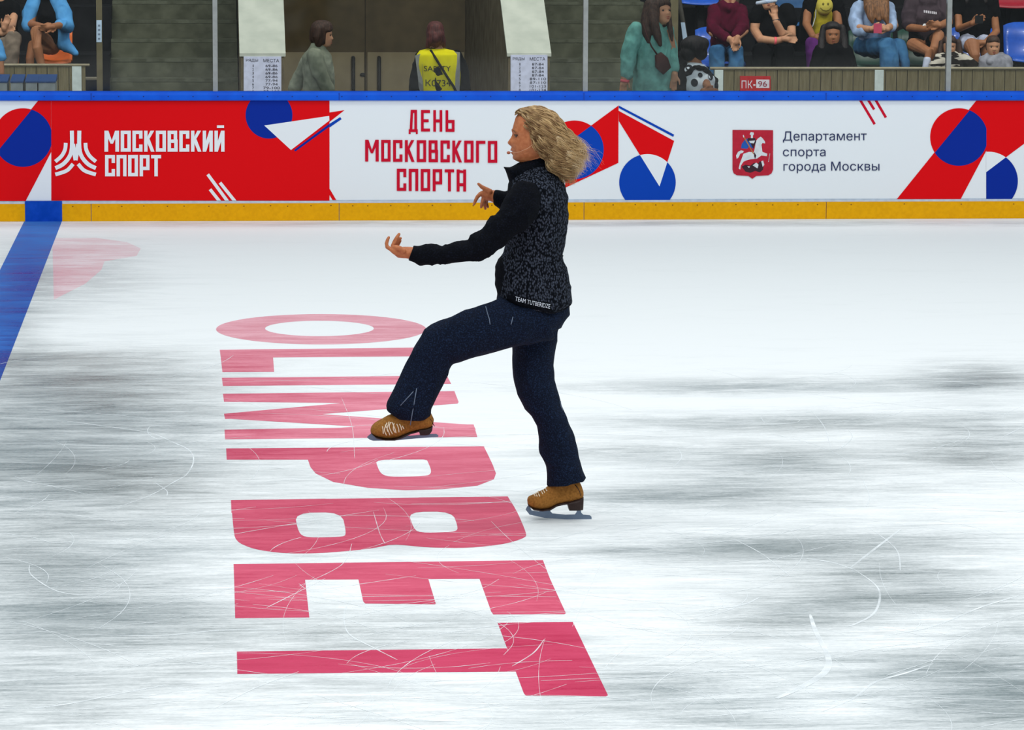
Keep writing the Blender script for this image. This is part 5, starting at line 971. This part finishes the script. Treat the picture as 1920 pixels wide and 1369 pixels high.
G3 = [(980, 203, .0), (1000, 203, .5), (1026, 220, .8), (1050, 248, 1), (1066, 270, 1), (1076, 290, 1), (1084, 310, .9), (1090, 330, .7)]
G4 = [(990, 201, .0), (1010, 200, .4), (1038, 214, .6), (1057, 238, .7), (1074, 258, .7), (1086, 270, .6), (1094, 284, .5), (1104, 296, .4)]
GS = [G1, G2, G3, G4]; K = 44
GS = [spline(g, K) for g in GS]
def strand(u, side, ln, amp, wl, r, fly=None, ph=0.0, ax=0.0, off=0.0, s0=0, dj=(0, 0), tn=.46):
    x = u*2.999; i = int(x); t = x-i; P = []; n_ = int(K*ln)
    for q in range(s0, n_+1):
        a, b2 = GS[i][q], GS[i+1][q]; px = a[0]+(b2[0]-a[0])*t; py = a[1]+(b2[1]-a[1])*t; w_ = a[2]+(b2[2]-a[2])*t; f_ = q/K
        env = min(1, (q-s0+1)/5)*(.45+.75*f_); d = side*w_*(.093*math.sqrt(max(0, 1-(1.5*(u-.42))**2))-.002+off); g_ = ph+f_*wl
        wv = amp*P_*math.sin(g_); px += (ax-wv*.72+dj[0]*(.3+f_*1.6))*env; py += (wv*.72+dj[1]*(.3+f_*1.6))*env
        if fly: px += fly[0]*f_**3; py += fly[1]*f_**3
        P.append(at(px, py, YM+d+amp*.9*math.cos(g_)*env))
    k_ = len(P); R2 = [r*(.8+.2*math.sin(math.pi*j/k_))*(1-.8*(j/k_)**3) for j in range(k_)]
    hb.tube(P, R2, 4, False)
    tone.extend([min(1, max(0, tn+.26*(j/k_)**1.5*(u > .5)-.14*(u < .22)+.24*math.sin(ph+(j+s0)/K*wl+.9))) for j in range(k_) for _ in range(4)])  # curl highlights and the lit right edge are painted into the tone
def lock(u, side, ln, amp, wl, n_, r, spread=1.0, fly=None):
    ph = random.uniform(0, 6.28); ax = random.uniform(-6, 6); off = random.uniform(0, .014); s0 = random.randint(0, 12) if fly is None else 0; tn = random.gauss(.44, .09)
    for j in range(n_):
        strand(min(.99, max(0, u+random.gauss(0, .012*spread))), side, ln*random.uniform(.93, 1), amp*random.uniform(.85, 1.15), wl*random.uniform(.97, 1.03), r*random.uniform(.6, 1.3), fly and (fly[0]+random.gauss(0, 3), fly[1]+random.gauss(0, 3)),
               ph+random.gauss(0, .25), ax+random.gauss(0, .7*spread), off+random.uniform(0, .006), s0, (random.gauss(0, 1.0*spread), random.gauss(0, 1.0*spread)), tn+random.gauss(0, .09))
for i in range(240):
    lock(random.random()**.9*.98, random.choice((-1, -1, -1, 1)), random.uniform(.74, 1.0), random.uniform(.006, .013), random.uniform(24, 38), 10, .0013)
for i in range(26):
    for j in range(6): strand(min(.9, max(0, i/60+random.gauss(0, .01))), -1 if i % 4 else 1, random.uniform(.5, .95), .007, 28, .0012, None, i*2.1+random.gauss(0, .3), random.uniform(-2, 2), .008+random.uniform(0, .008), 0, (0, 0), random.gauss(.4, .1))
for i in range(60): lock(random.random(), random.uniform(-.9, .9), random.uniform(.65, 1.0), random.uniform(.005, .011), random.uniform(22, 34), 5, .0010, 1.5)
for i in range(46): lock(random.uniform(.6, .99), random.uniform(-1, 1), random.uniform(.86, 1.0), random.uniform(.004, .009), random.uniform(18, 30), 4, .0007, 1.6, (random.uniform(-2, 46)*random.random()**.8, random.uniform(-26, 12)))
for i in range(70): lock(random.uniform(.1, .99), random.uniform(-1, 1), random.uniform(.3, .9), random.uniform(.006, .012), random.uniform(14, 26), 1, .0005, 1, (random.uniform(-3, 14), random.uniform(-14, 4)))
ho = hb.build('hair', HAIR, sk, True); ta = ho.data.attributes.new('tone', 'FLOAT', 'POINT'); ta.data.foreach_set('value', tone)
# headset microphone
o = empty('headset_microphone', T0(-30, -30, -30)); tag(o, 'flesh-coloured headset microphone by the mouth of the skater', 'microphone')
MB().ball(at(953.6, 286.5, YM-.035), (3.6*k, 3*k, 3*k), 8).build('foam_tip', mat('foam_brown', rgb(160, 92, 70), .9), o, True)
MB().tube([T0(-1, -36, -14), T0(-14, -35, -24), T0(-28, -27, -31), T0(-38, -20, -33), at(955, 286, YM-.036)], .0012, 6).build('boom', mat('boom_tan', rgb(190, 140, 110), .5), o, True)
